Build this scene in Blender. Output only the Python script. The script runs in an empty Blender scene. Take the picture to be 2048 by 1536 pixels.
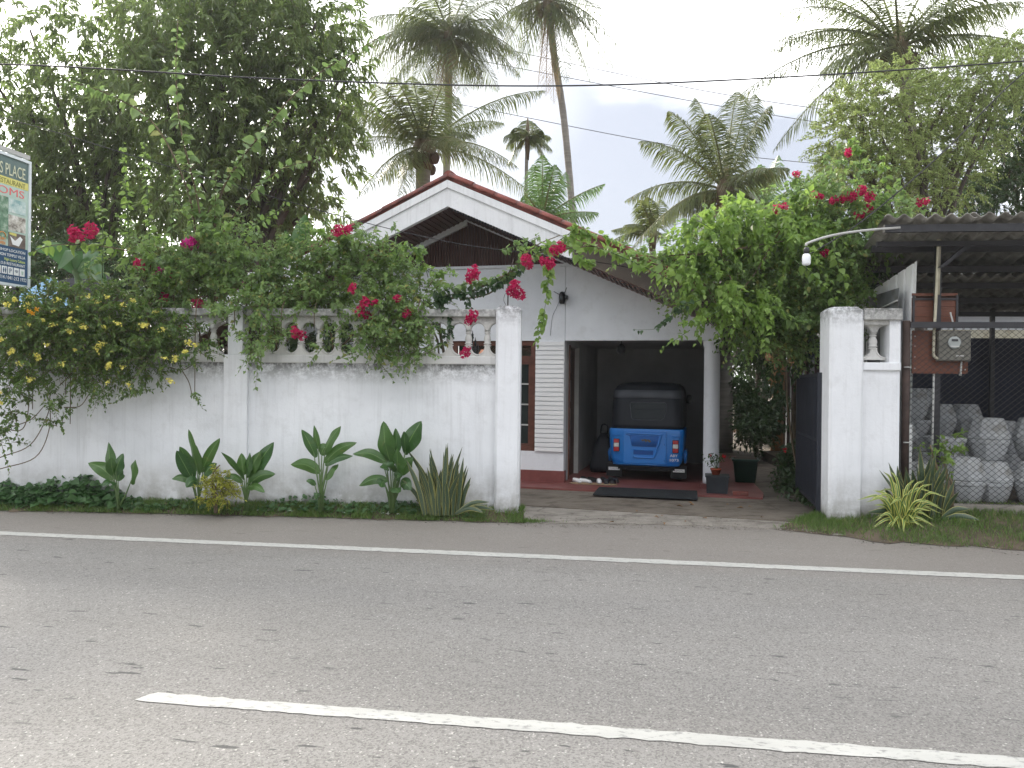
import bpy, bmesh, math, random
import numpy as np
from mathutils import Vector, Matrix
random.seed(7)
RNG = np.random.default_rng(11)
SC = bpy.context.scene
COL = SC.collection
rad = math.radians

# ------------------------------------------------------------------ camera
FPX, ROLL, CAMH = 1540.0, rad(0.6), 1.65          # focal length in photo pixels (2048 wide)
cam_d = bpy.data.cameras.new('camera'); cam = bpy.data.objects.new('camera', cam_d); COL.objects.link(cam)
cam_d.sensor_width = 36.0; cam_d.lens = FPX / 2048 * 36.0
cam_d.clip_start = 0.05; cam_d.clip_end = 2000
cam.location = (0, 0, CAMH); cam.rotation_euler = (rad(90), -ROLL, 0)
SC.camera = cam

# ------------------------------------------------------------------ sky and sun
SUN_EL, SUN_AZ = rad(30), rad(-33)                # behind the mango tree, front left
sun_dir = Vector((math.cos(SUN_EL) * math.sin(SUN_AZ), math.cos(SUN_EL) * math.cos(SUN_AZ), math.sin(SUN_EL)))
world = bpy.data.worlds.new('World'); SC.world = world; world.use_nodes = True
nt = world.node_tree; nt.nodes.clear()
def wn(t, **k):
    n = nt.nodes.new(t)
    for a, b in k.items(): setattr(n, a, b)
    return n
sky = wn('ShaderNodeTexSky', sky_type='NISHITA'); sky.sun_disc = False
sky.sun_elevation = SUN_EL; sky.sun_rotation = SUN_AZ % (2 * math.pi); sky.dust_density = 2.0
tc = wn('ShaderNodeTexCoord'); mp = wn('ShaderNodeMapping'); mp.inputs['Location'].default_value = (3.1, 1.9, .5); mp.inputs['Scale'].default_value = (1.0, 1.0, 2.6)
cn = wn('ShaderNodeTexNoise'); cn.inputs['Scale'].default_value = 1.7; cn.inputs['Detail'].default_value = 6; cn.inputs['Roughness'].default_value = .5
cr = wn('ShaderNodeValToRGB'); cr.color_ramp.elements[0].position = .46; cr.color_ramp.elements[1].position = .72; cr.color_ramp.interpolation = 'EASE'
cr.color_ramp.elements[0].color = (1.25, 1.33, 1.52, 1); cr.color_ramp.elements[1].color = (12.4, 12.2, 12.0, 1)
vd = wn('ShaderNodeVectorMath', operation='DOT_PRODUCT'); vd.inputs[1].default_value = sun_dir
gm = wn('ShaderNodeMapRange'); gm.inputs['From Min'].default_value = .80; gm.inputs['From Max'].default_value = 1.0
gm.inputs['To Min'].default_value = 0.0; gm.inputs['To Max'].default_value = 3.0
ga = wn('ShaderNodeMixRGB', blend_type='ADD'); ga.inputs[0].default_value = 1
zs = wn('ShaderNodeSeparateXYZ'); zr = wn('ShaderNodeMapRange'); zr.inputs['To Min'].default_value = .88; zr.inputs['To Max'].default_value = 1.4   # overcast: zenith brighter than horizon
zm = wn('ShaderNodeMixRGB', blend_type='MULTIPLY'); zm.inputs[0].default_value = 1
mx = wn('ShaderNodeMixRGB'); mx.inputs[0].default_value = .94
bg = wn('ShaderNodeBackground'); bg.inputs['Strength'].default_value = .105
wo = wn('ShaderNodeOutputWorld')
L = nt.links.new
L(tc.outputs['Generated'], mp.inputs['Vector']); L(mp.outputs[0], cn.inputs['Vector']); L(cn.outputs['Fac'], cr.inputs[0])
L(tc.outputs['Generated'], vd.inputs[0]); L(vd.outputs['Value'], gm.inputs['Value'])
L(cr.outputs[0], ga.inputs[1]); L(gm.outputs[0], ga.inputs[2])
L(tc.outputs['Generated'], zs.inputs[0]); L(zs.outputs[2], zr.inputs['Value']); L(ga.outputs[0], zm.inputs[1]); L(zr.outputs[0], zm.inputs[2])
L(sky.outputs[0], mx.inputs[1]); L(zm.outputs[0], mx.inputs[2]); L(mx.outputs[0], bg.inputs['Color']); L(bg.outputs[0], wo.inputs[0])
sl = bpy.data.lights.new('sun', 'SUN'); sl.energy = 1.5; sl.angle = rad(14); sl.color = (1.0, .92, .80)
so = bpy.data.objects.new('sun', sl); COL.objects.link(so); so.rotation_euler = (-sun_dir).to_track_quat('-Z', 'Y').to_euler(); so.location = (-8, 10, 14)
SC.view_settings.view_transform = 'Standard'; SC.view_settings.look = 'None'
SC.view_settings.exposure = 2.25; SC.view_settings.gamma = 1.0; SC.view_settings.use_curve_mapping = False
SC.render.engine = 'CYCLES'
SC.cycles.max_bounces = 8; SC.cycles.diffuse_bounces = 4; SC.cycles.transparent_max_bounces = 8
SC.cycles.use_denoising = True; SC.cycles.sample_clamp_indirect = 4.0

# ------------------------------------------------------------------ helpers
def at(px, py, Y):
    """world point seen at photo pixel (2048x1536) at depth Y"""
    u, v = px - 1024, py - 768; c, s = math.cos(ROLL), math.sin(ROLL)
    return Vector(((u * c + v * s) / FPX * Y, Y, CAMH - (v * c - u * s) / FPX * Y))
def gnd(px, py, z=0.0):
    u, v = px - 1024, py - 768; c, s = math.cos(ROLL), math.sin(ROLL)
    Y = FPX * (CAMH - z) / (v * c - u * s)
    return Vector(((u * c + v * s) / FPX * Y, Y, z))
def nrm(a): return a / np.maximum(np.linalg.norm(a, axis=-1, keepdims=True), 1e-9)
def tag(o, label=None, cat=None, group=None, kind=None):
    if label: o['label'] = label
    if cat: o['category'] = cat
    if group: o['group'] = group
    if kind: o['kind'] = kind
    return o
def empty(name, loc=(0, 0, 0), rz=0.0, label=None, cat=None, group=None):
    o = bpy.data.objects.new(name, None); COL.objects.link(o)
    o.location = loc; o.rotation_euler = (0, 0, rz); o.empty_display_size = .1
    return tag(o, label, cat, group)
def link(name, me, mat=None, parent=None, loc=None, rot=None, scale=None):
    o = bpy.data.objects.new(name, me); COL.objects.link(o)
    if mat is not None and not me.materials:
        for m in (mat if isinstance(mat, (list, tuple)) else [mat]): me.materials.append(m)
    if parent: o.parent = parent
    if loc is not None: o.location = loc
    if rot is not None: o.rotation_euler = rot
    if scale is not None: o.scale = scale if hasattr(scale, '__len__') else (scale,) * 3
    return o
def copy_tree(o, parent=None):
    c = o.copy(); COL.objects.link(c); c.parent = parent
    for ch in list(o.children): copy_tree(ch, c)
    return c
def npmesh(name, verts, faces, smooth=False, uv=None):
    """faces: int array (n,k)"""
    me = bpy.data.meshes.new(name); verts = np.asarray(verts, np.float32); faces = np.asarray(faces, np.int32)
    n, k = faces.shape
    me.vertices.add(len(verts)); me.vertices.foreach_set('co', verts.ravel())
    me.loops.add(n * k); me.loops.foreach_set('vertex_index', faces.ravel())
    me.polygons.add(n); me.polygons.foreach_set('loop_start', np.arange(0, n * k, k, dtype=np.int32))
    if smooth: me.polygons.foreach_set('use_smooth', np.ones(n, bool))
    if uv is not None:
        l = me.uv_layers.new(name='UVMap'); l.data.foreach_set('uv', np.asarray(uv, np.float32)[faces.ravel()].ravel())
    me.update(calc_edges=True); me.validate()
    return me
class MB:
    """collects shapes for ONE mesh"""
    def __init__(s): s.v, s.f, s.m, s.sm, s.mi = [], [], [], [], 0
    def add(s, vs, fs, smooth=False):
        b = len(s.v); s.v += [tuple(x) for x in vs]
        for f in fs: s.f.append([b + i for i in f]); s.m.append(s.mi); s.sm.append(smooth)
        return s
    def box(s, x0, x1, y0, y1, z0, z1, M=None):
        vs = [Vector((x, y, z)) for z in (z0, z1) for y in (y0, y1) for x in (x0, x1)]
        if M is not None: vs = [M @ p for p in vs]
        return s.add(vs, [(0, 2, 3, 1), (4, 5, 7, 6), (0, 1, 5, 4), (2, 6, 7, 3), (0, 4, 6, 2), (1, 3, 7, 5)])
    def bbox(s, x0, x1, y0, y1, z0, z1, b=.01):
        """box with bevelled edges"""
        bm = bmesh.new(); bmesh.ops.create_cube(bm, size=1)
        for v in bm.verts: v.co = Vector(((x0 + x1) / 2 + v.co.x * (x1 - x0), (y0 + y1) / 2 + v.co.y * (y1 - y0), (z0 + z1) / 2 + v.co.z * (z1 - z0)))
        bmesh.ops.bevel(bm, geom=bm.edges[:], offset=b, segments=2, profile=.5, affect='EDGES')
        bm.verts.index_update(); s.add([v.co for v in bm.verts], [[v.index for v in f.verts] for f in bm.faces]); bm.free(); return s
    def prism(s, poly, y0, y1, M=None):
        """polygon in (x,z), counter-clockwise seen from -y, extruded along y"""
        n = len(poly); vs = [Vector((x, y0, z)) for x, z in poly] + [Vector((x, y1, z)) for x, z in poly]
        if M is not None: vs = [M @ p for p in vs]
        fs = [tuple(range(n)), tuple(reversed(range(n, 2 * n)))] + [(i, i + n, (i + 1) % n + n, (i + 1) % n) for i in range(n)]
        return s.add(vs, fs)
    def flat(s, poly, z0, z1):
        """polygon in (x,y) extruded in z"""
        n = len(poly); vs = [(x, y, z0) for x, y in poly] + [(x, y, z1) for x, y in poly]
        return s.add(vs, [tuple(reversed(range(n))), tuple(range(n, 2 * n))] + [(i, (i + 1) % n, (i + 1) % n + n, i + n) for i in range(n)])
    def tube(s, pts, r, k=6, cap=True):
        pts = [Vector(p) for p in pts]; n = len(pts); rs = r if hasattr(r, '__len__') else [r] * n
        vs, up = [], Vector((.31, .17, .94))
        for i, p in enumerate(pts):
            d = (pts[min(i + 1, n - 1)] - pts[max(i - 1, 0)]).normalized()
            a = d.cross(up)
            if a.length < .05: a = d.cross(Vector((1, 0, 0)))
            a.normalize(); b = d.cross(a)
            vs += [p + (a * math.cos(2 * math.pi * j / k) + b * math.sin(2 * math.pi * j / k)) * rs[i] for j in range(k)]
        fs = [(i * k + j, i * k + (j + 1) % k, (i + 1) * k + (j + 1) % k, (i + 1) * k + j) for i in range(n - 1) for j in range(k)]
        s.add(vs, fs, True)
        if cap:
            b = len(s.v) - len(vs)
            s.f.append([b + j for j in reversed(range(k))]); s.m.append(s.mi); s.sm.append(False)
            s.f.append([b + (n - 1) * k + j for j in range(k)]); s.m.append(s.mi); s.sm.append(False)
        return s
    def lathe(s, prof, c=(0, 0, 0), k=16, cap=True):
        """prof: (r,z) from bottom to top"""
        vs = [(c[0] + r * math.cos(2 * math.pi * j / k), c[1] + r * math.sin(2 * math.pi * j / k), c[2] + z) for r, z in prof for j in range(k)]
        n = len(prof)
        s.add(vs, [(i * k + j, i * k + (j + 1) % k, (i + 1) * k + (j + 1) % k, (i + 1) * k + j) for i in range(n - 1) for j in range(k)], True)
        if cap:
            b = len(s.v) - len(vs)
            s.f.append([b + j for j in reversed(range(k))]); s.m.append(s.mi); s.sm.append(False)
            s.f.append([b + (n - 1) * k + j for j in range(k)]); s.m.append(s.mi); s.sm.append(False)
        return s
    def rings(s, rings, cap=True, smooth=True):
        k = len(rings[0]); n = len(rings); s.add([p for r in rings for p in r], [(i * k + j, i * k + (j + 1) % k, (i + 1) * k + (j + 1) % k, (i + 1) * k + j) for i in range(n - 1) for j in range(k)], smooth)
        if cap:
            b = len(s.v) - n * k
            s.f.append([b + j for j in reversed(range(k))]); s.m.append(s.mi); s.sm.append(False)
            s.f.append([b + (n - 1) * k + j for j in range(k)]); s.m.append(s.mi); s.sm.append(False)
        return s
    def mesh(s, name):
        me = bpy.data.meshes.new(name); me.from_pydata(s.v, [], s.f)
        me.polygons.foreach_set('material_index', s.m); me.polygons.foreach_set('use_smooth', s.sm); me.update(); return me
    def build(s, name, mat, parent=None, **k):
        me = s.mesh(name)
        for m in (mat if isinstance(mat, (list, tuple)) else [mat]): me.materials.append(m)
        return link(name, me, None, parent, **k)
def bez(pts, n=12):
    """smooth Catmull-Rom curve through points"""
    pts = [Vector(p) for p in pts]; P = [2 * pts[0] - pts[1]] + pts + [2 * pts[-1] - pts[-2]]; out = []
    for i in range(1, len(P) - 2):
        a, b, c, d = P[i - 1:i + 3]
        for j in range(n):
            t = j / n; out.append(.5 * (2 * b + (c - a) * t + (2 * a - 5 * b + 4 * c - d) * t * t + (3 * b - a - 3 * c + d) * t ** 3))
    return out + [pts[-1]]

# ------------------------------------------------------------------ materials
def newmat(name):
    m = bpy.data.materials.new(name); m.use_nodes = True; t = m.node_tree
    return m, t, t.nodes['Principled BSDF'], t.nodes['Material Output']
def N(t, kind, **inp):
    n = t.nodes.new(kind)
    for k, v in inp.items():
        k = k.replace('_', ' ')
        if k in n.inputs: n.inputs[k].default_value = v
        else: setattr(n, k.replace(' ', '_'), v)
    return n
def ramp(t, src, stops):
    r = t.nodes.new('ShaderNodeValToRGB'); e = r.color_ramp.elements
    while len(e) < len(stops): e.new(.5)
    for i, (p, c) in enumerate(stops):
        e[i].position = p; e[i].color = (c, c, c, 1) if not hasattr(c, '__len__') else (*c, 1)
    t.links.new(src, r.inputs[0]); return r.outputs[0]
def mixc(t, fac, a, b, mode='MIX'):
    n = t.nodes.new('ShaderNodeMixRGB'); n.blend_type = mode
    for i, x in ((0, fac), (1, a), (2, b)):
        if hasattr(x, 'is_linked'): t.links.new(x, n.inputs[i])
        elif i == 0: n.inputs[0].default_value = x
        else: n.inputs[i].default_value = (*x, 1)
    return n.outputs[0]
def noise(t, co, scale, detail=4, rough=.55, stretch=None):
    if stretch:
        mp = N(t, 'ShaderNodeMapping', Scale=stretch); t.links.new(co, mp.inputs[0]); co = mp.outputs[0]
    n = N(t, 'ShaderNodeTexNoise', Scale=scale, Detail=detail, Roughness=rough); t.links.new(co, n.inputs['Vector']); return n.outputs['Fac']
def sep(t, co, ax):
    s = t.nodes.new('ShaderNodeSeparateXYZ'); t.links.new(co, s.inputs[0]); return s.outputs[ax]
def mrange(t, src, a, b, c=0., d=1.):
    n = N(t, 'ShaderNodeMapRange'); n.inputs[1].default_value = a; n.inputs[2].default_value = b; n.inputs[3].default_value = c; n.inputs[4].default_value = d
    t.links.new(src, n.inputs[0]); return n.outputs[0]
def mathn(t, op, a, b):
    n = t.nodes.new('ShaderNodeMath'); n.operation = op
    for i, x in ((0, a), (1, b)):
        if hasattr(x, 'is_linked'): t.links.new(x, n.inputs[i])
        else: n.inputs[i].default_value = x
    return n.outputs[0]
def bump(t, bs, h, strength, dist=.01):
    b = N(t, 'ShaderNodeBump', Strength=strength, Distance=dist); t.links.new(h, b.inputs['Height']); t.links.new(b.outputs[0], bs.inputs['Normal'])
def pmat(name, col, rough=.6, var=.15, scale=6, bmp=.15, bscale=60, metal=0., spec=.4, stretch=None, tint=None, coat=0.):
    m, t, bs, out = newmat(name); co = N(t, 'ShaderNodeTexCoord').outputs['Object']
    a = tuple(c * (1 - var) for c in col); b = tuple(min(1, c * (1 + var)) for c in col)
    c = mixc(t, ramp(t, noise(t, co, scale, 5, .6, stretch), [(.3, 0.), (.7, 1.)]), a, b)
    if tint: c = mixc(t, ramp(t, noise(t, co, scale * .6 + 1.3, 6, .65), [(.48, 0.), (.68, 1.)]), c, tint)
    t.links.new(c, bs.inputs['Base Color']); bs.inputs['Roughness'].default_value = rough; bs.inputs['Metallic'].default_value = metal
    bs.inputs['Specular IOR Level'].default_value = spec; bs.inputs['Coat Weight'].default_value = coat
    if bmp: bump(t, bs, noise(t, co, bscale, 4, .6, stretch), bmp)
    return m
def plaster(name, col=(.77, .785, .80), top=None, ground=True, streak=.5, mild=.55):
    """painted plaster with mildew under the coping (local height top), rain streaks and splashed dirt at the foot"""
    m, t, bs, out = newmat(name); co = N(t, 'ShaderNodeTexCoord').outputs['Object']; z = sep(t, co, 2)
    c = mixc(t, ramp(t, noise(t, co, 1.6, 5, .6), [(.3, 0.), (.75, 1.)]), col, tuple(x * .88 for x in col))
    blot = ramp(t, noise(t, co, 5.0, 7, .7), [(.52, 0.), (.72, 1.)])
    c = mixc(t, mathn(t, 'MULTIPLY', blot, .28), c, (.46, .46, .45))
    st = ramp(t, noise(t, co, 3.0, 5, .65, (6, 6, .35)), [(.5, 0.), (.75, 1.)])
    c = mixc(t, mathn(t, 'MULTIPLY', st, .35 * streak), c, (.34, .34, .33))
    if top:
        k = mrange(t, z, top - .30, top, 0., 1.)
        k = mathn(t, 'MULTIPLY', mathn(t, 'POWER', k, 1.2), ramp(t, noise(t, co, 11, 9, .78), [(.40, 0.), (.56, 1.)]))
        c = mixc(t, mathn(t, 'MULTIPLY', k, mild * 1.7), c, (.09, .09, .085))
    if ground:
        k = mathn(t, 'MULTIPLY', mrange(t, z, .65, .05, 0., 1.), ramp(t, noise(t, co, 4.5, 6, .7), [(.28, 0.), (.6, 1.)]))
        c = mixc(t, mathn(t, 'MULTIPLY', k, .85), c, (.20, .185, .15))
        k = mathn(t, 'MULTIPLY', mrange(t, z, .22, .03, 0., 1.), ramp(t, noise(t, co, 9, 6, .7), [(.25, 0.), (.5, 1.)]))
        c = mixc(t, mathn(t, 'MULTIPLY', k, .7), c, (.09, .085, .06))
    t.links.new(c, bs.inputs['Base Color']); bs.inputs['Roughness'].default_value = .85; bs.inputs['Specular IOR Level'].default_value = .25
    bump(t, bs, noise(t, co, 22, 6, .7), .35, .012)
    return m
def leafmat(name, a, b, trans=.35, rough=.42, spec=.5, old=None, tcol=None):
    m, t, bs, out = newmat(name); g = N(t, 'ShaderNodeNewGeometry').outputs['Random Per Island']
    c = mixc(t, ramp(t, g, [(.0, 0.), (1., 1.)]), a, b)
    if old: c = mixc(t, ramp(t, g, [(.93, 0.), (.95, 1.)]), c, old)
    t.links.new(c, bs.inputs['Base Color']); bs.inputs['Roughness'].default_value = rough; bs.inputs['Specular IOR Level'].default_value = spec
    tr = N(t, 'ShaderNodeBsdfTranslucent'); t.links.new(mixc(t, .55, c, tcol or tuple(min(1, x * 2.2) for x in b)), tr.inputs[0])
    mx = N(t, 'ShaderNodeMixShader'); mx.inputs[0].default_value = trans
    t.links.new(bs.outputs[0], mx.inputs[1]); t.links.new(tr.outputs[0], mx.inputs[2]); t.links.new(mx.outputs[0], out.inputs[0])
    return m
M = {}
M['wall'] = plaster('wall_plaster', top=2.62)
M['panel'] = plaster('panel_plaster', top=1.9, mild=.55, streak=.7)
M['coping'] = plaster('coping_plaster', (.50, .50, .48), top=2.62, ground=False, streak=1.4, mild=.6)
M['mould'] = plaster('moulding_plaster', (.60, .60, .585), ground=False, streak=1.4)
M['balus'] = plaster('baluster_plaster', (.60, .595, .565), top=2.5, ground=False, streak=.8, mild=.25)
M['house'] = plaster('house_paint', (.78, .80, .83), ground=False, streak=.12)
M['barge'] = plaster('barge_paint', (.76, .77, .78), top=None, ground=False, streak=.9)
M['red_paint'] = pmat('red_floor_paint', (.20, .062, .056), .45, .25, 3, .2, 30, tint=(.20, .085, .075))
M['tile'] = pmat('roof_tile', (.22, .065, .05), .75, .3, 5, .4, 40, tint=(.10, .05, .045))
M['brown'] = pmat('dark_brown_wood', (.075, .030, .022), .5, .3, 9, .2, 60, stretch=(8, 8, 1))
M['frame'] = pmat('window_frame_wood', (.115, .045, .03), .45, .3, 9, .15, 60)
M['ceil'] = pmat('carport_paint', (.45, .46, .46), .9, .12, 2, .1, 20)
M['white'] = pmat('white_paint', (.80, .80, .80), .5, .04, 4, .05, 40)
M['black'] = pmat('black_plastic', (.012, .013, .015), .4, .2, 8, .1, 80)
M['dark_metal'] = pmat('dark_metal', (.022, .022, .026), .5, .3, 10, .15, 60, spec=.5)
M['gate'] = pmat('gate_paint', (.018, .021, .03), .5, .3, 4, .1, 40)
M['galv'] = pmat('galvanised_sheet', (.20, .215, .22), .6, .25, 3, .15, 30, metal=.2, tint=(.12, .11, .10))
M['white_sheet'] = pmat('white_sheet', (.82, .83, .82), .5, .06, 3, .1, 30)
M['asb'] = pmat('asbestos_cement', (.30, .29, .26), .9, .25, 4, .5, 50, tint=(.13, .125, .11))
M['rust'] = pmat('rusty_steel', (.05, .032, .026), .7, .4, 9, .3, 60)
M['ply'] = pmat('red_brown_plywood', (.15, .055, .032), .6, .25, 6, .15, 50, stretch=(1, 1, 9), tint=(.14, .055, .03))
M['pvc'] = pmat('aged_pvc', (.48, .45, .34), .5, .12, 5, .1, 40, tint=(.32, .29, .2))
M['pvcgrey'] = pmat('grey_pvc', (.42, .42, .40), .5, .12, 5, .1, 40)
M['meter'] = pmat('dusty_box', (.15, .145, .12), .35, .25, 4, .1, 40, tint=(.09, .085, .07))
M['meter_glass'] = pmat('meter_face', (.28, .30, .29), .25, .1, 9, .05, 40)
M['concpot'] = pmat('pot_concrete', (.45, .465, .47), .9, .15, 5, .45, 30, tint=(.24, .235, .21))
M['navy'] = pmat('navy_tarp', (.005, .009, .026), .6, .35, 2, .3, 6)
M['blue_tarp'] = pmat('blue_awning', (.20, .36, .52), .6, .15, 2, .2, 8)
M['soil'] = pmat('soil', (.11, .085, .058), .95, .35, 2.2, .6, 18, tint=(.05, .04, .028))
M['bark'] = pmat('bark', (.075, .06, .048), .9, .35, 5, .8, 22, stretch=(1, 1, .3))
M['palmbark'] = pmat('palm_bark', (.20, .185, .165), .9, .25, 3, .6, 9, stretch=(.4, .4, 5))
M['stem'] = pmat('woody_stem', (.13, .10, .06), .85, .3, 8, .4, 50)
M['gstem'] = pmat('green_stem', (.07, .12, .035), .6, .2, 8, .2, 50)
M['terra'] = pmat('terracotta', (.36, .075, .035), .6, .15, 6, .1, 40)
M['green_tub'] = pmat('green_plastic', (.012, .05, .03), .4, .15, 4, .05, 40)
M['blackpot'] = pmat('black_pot', (.02, .025, .03), .5, .25, 4, .1, 40)
M['mat'] = pmat('rubber_mat', (.018, .021, .024), .8, .3, 9, .3, 60)
M['wire'] = pmat('cable', (.03, .03, .032), .6, .1, 4, 0)
M['bulb'] = pmat('bulb_white', (.82, .84, .86), .35, .02, 4, 0)
M['cloth'] = pmat('peach_cloth', (.62, .30, .19), .8, .2, 9, .2, 30)
M['curtain'] = pmat('green_curtain', (.012, .05, .028), .8, .35, 9, .2, 40, stretch=(6, 6, .2))
M['glass'] = pmat('window_glass', (.015, .022, .02), .08, .1, 3, 0, spec=.6)
M['rope'] = pmat('rope', (.30, .22, .14), .9, .2, 20, .3, 80)
M['shoe'] = pmat('shoe_leather', (.02, .02, .022), .5, .3, 8, .1, 40)
M['leafbrown'] = pmat('dry_leaf', (.20, .11, .045), .8, .3, 8, .1, 40)
# leaves
M['mango'] = leafmat('mango_leaf', (.085, .135, .040), (.16, .22, .070), .50, .33, old=(.11, .13, .03))
M['boug'] = leafmat('bougainvillea_leaf', (.085, .155, .045), (.185, .275, .085), .42, .42, old=(.25, .24, .06))
M['bougy'] = leafmat('young_bougainvillea_leaf', (.12, .215, .04), (.215, .32, .07), .44, .45)
M['bougd'] = leafmat('shaded_vine_leaf', (.022, .055, .022), (.055, .105, .035), .3, .4)  # darker copy of the bougainvillea leaf, shade put into its colour
M['yellowbush'] = leafmat('yellow_bush_leaf', (.050, .10, .022), (.11, .18, .04), .38, .4, old=(.2, .24, .04))
M['feather'] = leafmat('feathery_leaf', (.15, .21, .06), (.27, .33, .115), .46, .5)
M['deepleaf'] = leafmat('garden_leaf', (.025, .055, .020), (.06, .105, .035), .32, .35)
M['palm'] = leafmat('palm_leaf', (.07, .098, .034), (.135, .165, .055), .34, .36, old=(.26, .22, .10))
M['palmy'] = leafmat('young_palm_leaf', (.07, .14, .04), (.13, .22, .065), .40, .4)
M['palmdry'] = leafmat('dry_frond', (.20, .13, .06), (.32, .23, .11), .2, .6, spec=.2)
M['canna'] = leafmat('canna_leaf', (.018, .07, .020), (.045, .13, .030), .28, .36)
M['cover'] = leafmat('ground_cover_leaf', (.04, .10, .032), (.08, .165, .055), .30, .45)
M['grass'] = leafmat('grass_blade', (.065, .13, .025), (.13, .21, .045), .34, .5, old=(.25, .22, .1))
M['croton'] = leafmat('yellow_croton_leaf', (.16, .20, .02), (.40, .40, .05), .3, .4)
M['banana'] = leafmat('banana_leaf', (.035, .095, .025), (.06, .14, .035), .34, .35)
M['pink'] = leafmat('pink_bract', (.36, .010, .065), (.52, .025, .12), .38, .6, spec=.15, tcol=(.8, .05, .2))
M['magenta'] = leafmat('magenta_bract', (.42, .015, .18), (.58, .04, .27), .38, .6, spec=.15, tcol=(.8, .07, .4))
M['yellow'] = leafmat('yellow_petal', (.66, .58, .08), (.80, .74, .22), .35, .6, spec=.15)
M['orange'] = leafmat('orange_petal', (.62, .24, .02), (.75, .38, .04), .35, .6, spec=.15)
M['red_petal'] = leafmat('red_petal', (.45, .015, .02), (.6, .03, .04), .3, .6, spec=.15)
M['white_petal'] = leafmat('white_petal', (.75, .75, .72), (.85, .85, .82), .3, .6)
def sword_mat(name, mid, band, edge, lo, hi):
    """sword leaf: dark banded middle, pale margin (across = UV x)"""
    m, t, bs, out = newmat(name); uv = N(t, 'ShaderNodeUVMap').outputs[0]; u = sep(t, uv, 0)
    d = mathn(t, 'ABSOLUTE', mathn(t, 'SUBTRACT', u, .5), 0.)
    w = noise(t, uv, 7, 3, .6, (1, 5, 1)); c = mixc(t, ramp(t, w, [(.42, 0.), (.58, 1.)]), mid, band)
    c = mixc(t, mrange(t, d, lo, hi), c, edge)
    t.links.new(c, bs.inputs['Base Color']); bs.inputs['Roughness'].default_value = .4
    return m
M['sansev'] = sword_mat('sansevieria_leaf', (.022, .045, .018), (.055, .085, .045), (.33, .31, .09), .40, .455)
def canna_mat():
    m, t, bs, out = newmat('canna_blade'); uv = N(t, 'ShaderNodeUVMap').outputs[0]; u = sep(t, uv, 0); v_ = sep(t, uv, 1); d = mathn(t, 'ABSOLUTE', mathn(t, 'SUBTRACT', u, .5), 0.)
    g = N(t, 'ShaderNodeObjectInfo').outputs['Random']; c = mixc(t, g, (.022, .072, .022), (.070, .145, .030))
    blem = ramp(t, noise(t, N(t, 'ShaderNodeTexCoord').outputs['Object'], 9, 5, .7), [(.60, 0.), (.72, 1.)]); c = mixc(t, mathn(t, 'MULTIPLY', blem, g), c, (.20, .17, .05))
    vein = noise(t, uv, 1.0, 2, .5, (7, 46, 1)); c = mixc(t, mathn(t, 'MULTIPLY', ramp(t, vein, [(.4, 0.), (.62, 1.)]), .35), c, (.075, .16, .05))
    c = mixc(t, mrange(t, d, .035, .012), c, (.16, .26, .09)); t.links.new(c, bs.inputs['Base Color']); bs.inputs['Roughness'].default_value = .33; bs.inputs['Specular IOR Level'].default_value = .55
    bump(t, bs, vein, .35, .01); tr = N(t, 'ShaderNodeBsdfTranslucent'); t.links.new(mixc(t, .5, c, (.12, .28, .04)), tr.inputs[0]); mx = N(t, 'ShaderNodeMixShader'); mx.inputs[0].default_value = .28
    t.links.new(bs.outputs[0], mx.inputs[1]); t.links.new(tr.outputs[0], mx.inputs[2]); t.links.new(mx.outputs[0], out.inputs[0]); return m
M['cannaleaf'] = canna_mat()
M['spider'] = sword_mat('striped_dracaena_leaf', (.05, .12, .025), (.08, .16, .035), (.42, .42, .10), .20, .30)
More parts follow.
